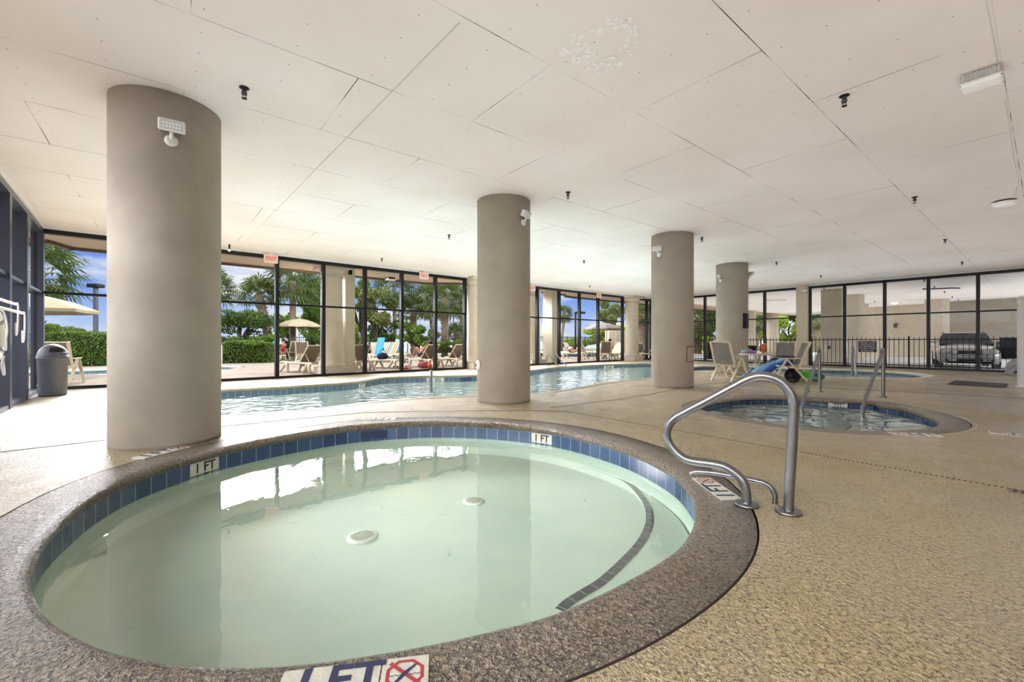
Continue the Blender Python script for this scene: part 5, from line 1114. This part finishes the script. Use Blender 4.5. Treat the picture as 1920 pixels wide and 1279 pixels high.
# ================================================================ garage: car, stacked loungers, lamps
def loft(m, secs, closed_ends=True):
    n = len(secs[0]); vs = [p for s in secs for p in s]; m.add(vs, [(i*n+k, (i+1)*n+k, (i+1)*n+(k+1) % n, i*n+(k+1) % n) for i in range(len(secs)-1) for k in range(n)], True)
    if closed_ends: m.add(list(secs[0]), [tuple(range(n))]); m.add(list(secs[-1]), [tuple(range(n))[::-1]])
def car(loc, rz, label, paint, sc=1.0, name='car'):
    o = empty(name, loc, rz, label, 'car'); o.scale = (sc,)*3; P_ = mat(paint[0], paint[1], .25, .55, coat=1)
    def sec(y, w, zb, zs, zt, crown=.03):       # cross section ring, car front faces -Y
        pts = [(-w*.93, y, zb), (-w, y, zb+.12), (-w*1.0, y, zs-.08), (-w*.96, y, zs), (-w*.80, y, zt-.015), (-w*.4, y, zt+crown*.7), (0, y, zt+crown), (w*.4, y, zt+crown*.7), (w*.80, y, zt-.015), (w*.96, y, zs), (w, y, zs-.08), (w, y, zb+.12), (w*.93, y, zb)]
        return [Vector(p) for p in pts]
    m = MB(); loft(m, [sec(-2.28, .60, .30, .55, .58, .01), sec(-2.22, .76, .24, .62, .68), sec(-2.05, .86, .20, .70, .78), sec(-1.6, .90, .20, .78, .88), sec(-1.0, .91, .20, .85, .97), sec(.2, .91, .20, .88, .97), sec(1.6, .90, .20, .90, .98), sec(2.1, .86, .24, .88, .96), sec(2.25, .78, .30, .80, .88)]); m.build('body', P_, o)
    def cab(y, w, zt, wt): return [Vector(p) for p in ((-w, y, .93), (-wt-.02, y, zt-.06), (-wt*.85, y, zt), (0, y, zt+.025), (wt*.85, y, zt), (wt+.02, y, zt-.06), (w, y, .93))]
    m = MB(); loft(m, [cab(-1.02, .80, .96, .74), cab(-.75, .80, 1.12, .70), cab(-.22, .79, 1.42, .63), cab(.2, .79, 1.46, .62), cab(1.2, .79, 1.46, .62), cab(1.85, .78, 1.36, .60), cab(2.15, .76, .98, .66)]); m.build('cabin', P_, o)
    m = MB(); a = [(-.78, -1.05, .955), (.78, -1.05, .955), (.645, -.27, 1.41), (0, -.26, 1.43), (-.645, -.27, 1.41)]; m.add([Vector(q)+Vector((0, -.025, .02)) for q in a]+[Vector(q)+Vector((0, .03, -.03)) for q in a], [(0, 1, 2, 3, 4), (9, 8, 7, 6, 5)]+[(i, 5+i, 5+(i+1) % 5, (i+1) % 5) for i in range(5)]); m.build('windshield', mat('car_glass', rgb(28, 34, 48), .08, spec=.8), o)
    for s in (-1, 1):
        m = MB(); m.add([(s*.80, -.72, 1.0), (s*.80, 1.7, 1.0), (s*.665, 1.5, 1.38), (s*.665, -.18, 1.38)], [(0, 1, 2, 3) if s > 0 else (3, 2, 1, 0)]); m.build('side_window', 'car_glass', o)
        m = MB(); m.tube(spline([(s*.60, -.1, 1.45), (s*.60, .1, 1.475), (s*.60, 1.4, 1.475), (s*.60, 1.6, 1.45)], 16, False), .016, 6); m.build('roof_rail', 'black_plastic', o)
        m = MB(); m.box((s*.98, -.62, 1.02), (.20, .12, .14), bev=.04); m.build('side_mirror', P_, o)
        for y in (-1.38, 1.36):
            m = MB(); m.lathe([(.20, -.11), (.315, -.11), (.33, -.08), (.33, .08), (.315, .11), (.2, .11)], (s*.80, y, .33), 28, mtx=Matrix.Rotation(pi/2, 3, 'Y')); w = m.build('wheel', 'black_plastic', o); m = MB(); m.lathe([(.21, .0), (.2, .115), (.05, .10), (.004, .10)], (s*.80, y, .33), 20, mtx=Matrix.Rotation(s*pi/2, 3, 'Y')); m.build('hubcap', 'steel', w)
        for x, r in ((.66, .14), (.42, .10)):
            Rm = Matrix.Rotation(pi/2, 3, 'X') @ Matrix.Rotation(0, 3, 'Z'); yy = -2.27 if x < .5 else -2.17
            m = MB(); m.ball((s*x, yy, .66), (r, .07, r), 20, 10); hl = m.build('headlight', mat('headlight', rgb(205, 205, 195), .08, spec=.9), o)
            m = MB(); m.tube([(s*x+r*math.cos(a)*1.02, yy-.01, .66+r*math.sin(a)*1.02) for a in [2*pi*k/24 for k in range(25)]], .010, 6, False); m.build('ring', 'dark_bin', hl)
    m = MB(); m.prism([(-.36, .58), (.36, .58), (.30, .72), (-.30, .72)], 0, .05, f=lambda x, y, z: (x, -2.24-z, y)); g = m.build('grille', 'black_plastic', o)
    m = MB(); 
    for k in range(4): m.bar((-.33, -2.298, .605+.03*k), (.33, -2.298, .605+.03*k), .008, .008)
    m.build('grille_bars', 'dark_bin', g)
    m = MB(); m.tube([(.05*math.cos(a), -2.305, .65+.05*math.sin(a)) for a in [2*pi*k/20 for k in range(21)]], .006, 6, False)
    for a in (pi/2, pi/2+2.094, pi/2+4.189): m.bar((0, -2.305, .65), (.05*math.cos(a), -2.305, .65+.05*math.sin(a)), .008, .006)
    m.build('emblem', 'steel', o)
    m = MB(); m.box((0, -2.24, .47), (1.45, .18, .14), bev=.05); m.build('bumper', P_, o); m = MB(); m.box((0, -2.27, .345), (.74, .08, .08), bev=.02); m.build('air_intake', 'black_plastic', o)
    for s in (-1, 1): m = MB(); m.box((s*.56, -2.24, .345), (.24, .08, .07), bev=.02); m.build('fog_light_recess', 'black_plastic', o)
    m = MB(); m.box((0, -2.23, .25), (1.3, .16, .08), bev=.03); m.build('lip', 'black_plastic', o); return o
p = P(1806, 640, 18.7); car((p.x, p.y, 0), math.radians(-42), 'silver estate car parked facing the pool fence in the garage', ('silver_paint', rgb(176, 178, 178)))
p = P(1529, 640, 52); car((p.x, p.y, 0), math.radians(20), 'dark blue car beside the pilaster, far outside the garage', ('blue_paint', rgb(40, 60, 110)))
p = P(1502+28, 640, 40); m = MB(); m.box((0, 0, 1.0), (1.1, .6, 1.75), .4, bev=.1); 
# grey stacked chairs behind the fence
p = P(1891, 640, 16.9); 
lk = None
for k in range(7):
    if k == 0:
        lk = empty('stacking_chair', (p.x, p.y, .0), 2.2, 'dark plastic stacking chair at the bottom of the stack right of the car', 'chair', 'dark stacking chairs right of the car')
        m = MB(); m.box((0, 0, .42), (.5, .5, .03), bev=.01); m.build('seat', 'resin_dark', lk); m = MB(); m.box((0, -.29, .62), (.5, .03, .42), mtx=Matrix.Rotation(.24, 4, 'X'), bev=.01); m.build('backrest', 'resin_dark', lk)
        for sx in (-1, 1):
            m = MB(); m.tube(spline([(sx*.25, -.28, .62), (sx*.29, 0, .64), (sx*.28, .24, .6), (sx*.26, .25, .42)], 14, False), .022, 6); m.build('armrest', 'resin_dark', lk)
            for sy in (-1, 1): m = MB(); m.bar((sx*.22, sy*.22, .42), (sx*.27, sy*.27, 0), .04, .04); m.build('leg', 'resin_dark', lk)
        lk.location = (p.x, p.y, 0)
    else: copy_tree(lk, (p.x, p.y, .07*k), 2.2, ['', 'second dark stacking chair from the floor right of the car', 'third dark stacking chair from the floor right of the car', 'dark stacking chair in the middle of the stack right of the car', 'fifth dark stacking chair from the floor right of the car', 'dark stacking chair just below the top of the stack', 'topmost dark stacking chair right of the car'][k])
# lamps in the garage
p = C(1677, 567.5); o = empty('ceiling_light', p, 0, 'lit round ceiling lamp in the garage', 'ceiling light'); m = MB(); m.lathe([(.16, 0), (.18, -.05), (.13, -.12), (.01, -.14)], (0, 0, 0), 20); m.build('globe', mat('lamp_glow', rgb(255, 235, 200), .4, emit=2.2), o); m = MB(); m.lathe([(.20, 0), (.20, -.02)], (0, 0, 0), 20); m.build('base', 'white_plastic', o)
def wall_lamp(px, py, Y, label, mt='dark_bin', nm='wall_lamp'):
    p = P(px, py, Y); o = empty(nm, p, .9, label, 'wall lamp'); m = MB(); m.box((0, 0, 0), (.26, .2, .3), bev=.03); m.build('housing', mt, o); m = MB(); m.box((-.03, -.11, -.06), (.18, .04, .14), bev=.02); m.build('lens', 'diffuser', o)
wall_lamp(1679, 611, 31.2, 'small dark wall lamp on the back wall of the garage')
p = P(1549, 654, 21.0); o = empty('wall_box', p, .2, 'white bottle-shaped dispenser on the first garage pillar', 'dispenser'); m = MB(); m.box((0, 0, 0), (.12, .12, .4), bev=.03); m.build('body', 'white_plastic', o); m = MB(); m.box((.15, 0, .05), (.14, .1, .18), bev=.02); m.build('bracket', 'fascia', o)
p = C(1883+2, 556); o = empty('ceiling_light', p, 0, 'thin flat ceiling lamp at the right edge of the garage', 'ceiling light'); m = MB(); m.lathe([(.25, 0), (.26, -.03), (.2, -.05), (.01, -.055)], (0, 0, 0), 20); m.build('diffuser', 'diffuser', o); m = MB(); m.lathe([(.28, 0), (.28, -.015)], (0, 0, 0), 20); m.build('rim', 'white_plastic', o)
p = C(1753, 541); m = MB(); m.tube(spline([(-.5, .1, -.03), (0, 0, -.03), (.5, -.25, -.03), (.9, -.3, -.04)], 20, False), .03, 8); m.build('pipe', 'dark_bin', label='short dark pipe under the garage ceiling near the sprinklers', cat='pipe', loc=p)
p = C(1450, 563); m = MB(); m.tube([(-.5, 0, -.04), (.6, -.3, -.04)], .03, 8); m.build('pipe', 'white_plastic', label='pale pipe stub under the ceiling right of the fourth column', cat='pipe', loc=p)
# bins outside between columns
for px, lb in ((1328.5, 'left tall dark bin behind the fence between third and fourth columns'), (1340, 'right tall dark bin behind the fence, touching the fourth column')):
    p = P(px, 640, 27); o = empty('waste_bin', (p.x, p.y, 0), .3, lb, 'bin'); m = MB(); m.box((0, 0, .5), (.42, .42, 1.0), bev=.03); m.build('body', 'black_plastic', o); m = MB(); m.box((0, 0, 1.03), (.46, .46, .08), bev=.02); m.build('lid', 'dark_bin', o)
area('garage_fill', UV(35, 4, .03), (pi, 0, UROT), 20, 22, 620, math.radians(88), (1, .97, .93))  # added floor-level fill lamp that brightens the garage from below
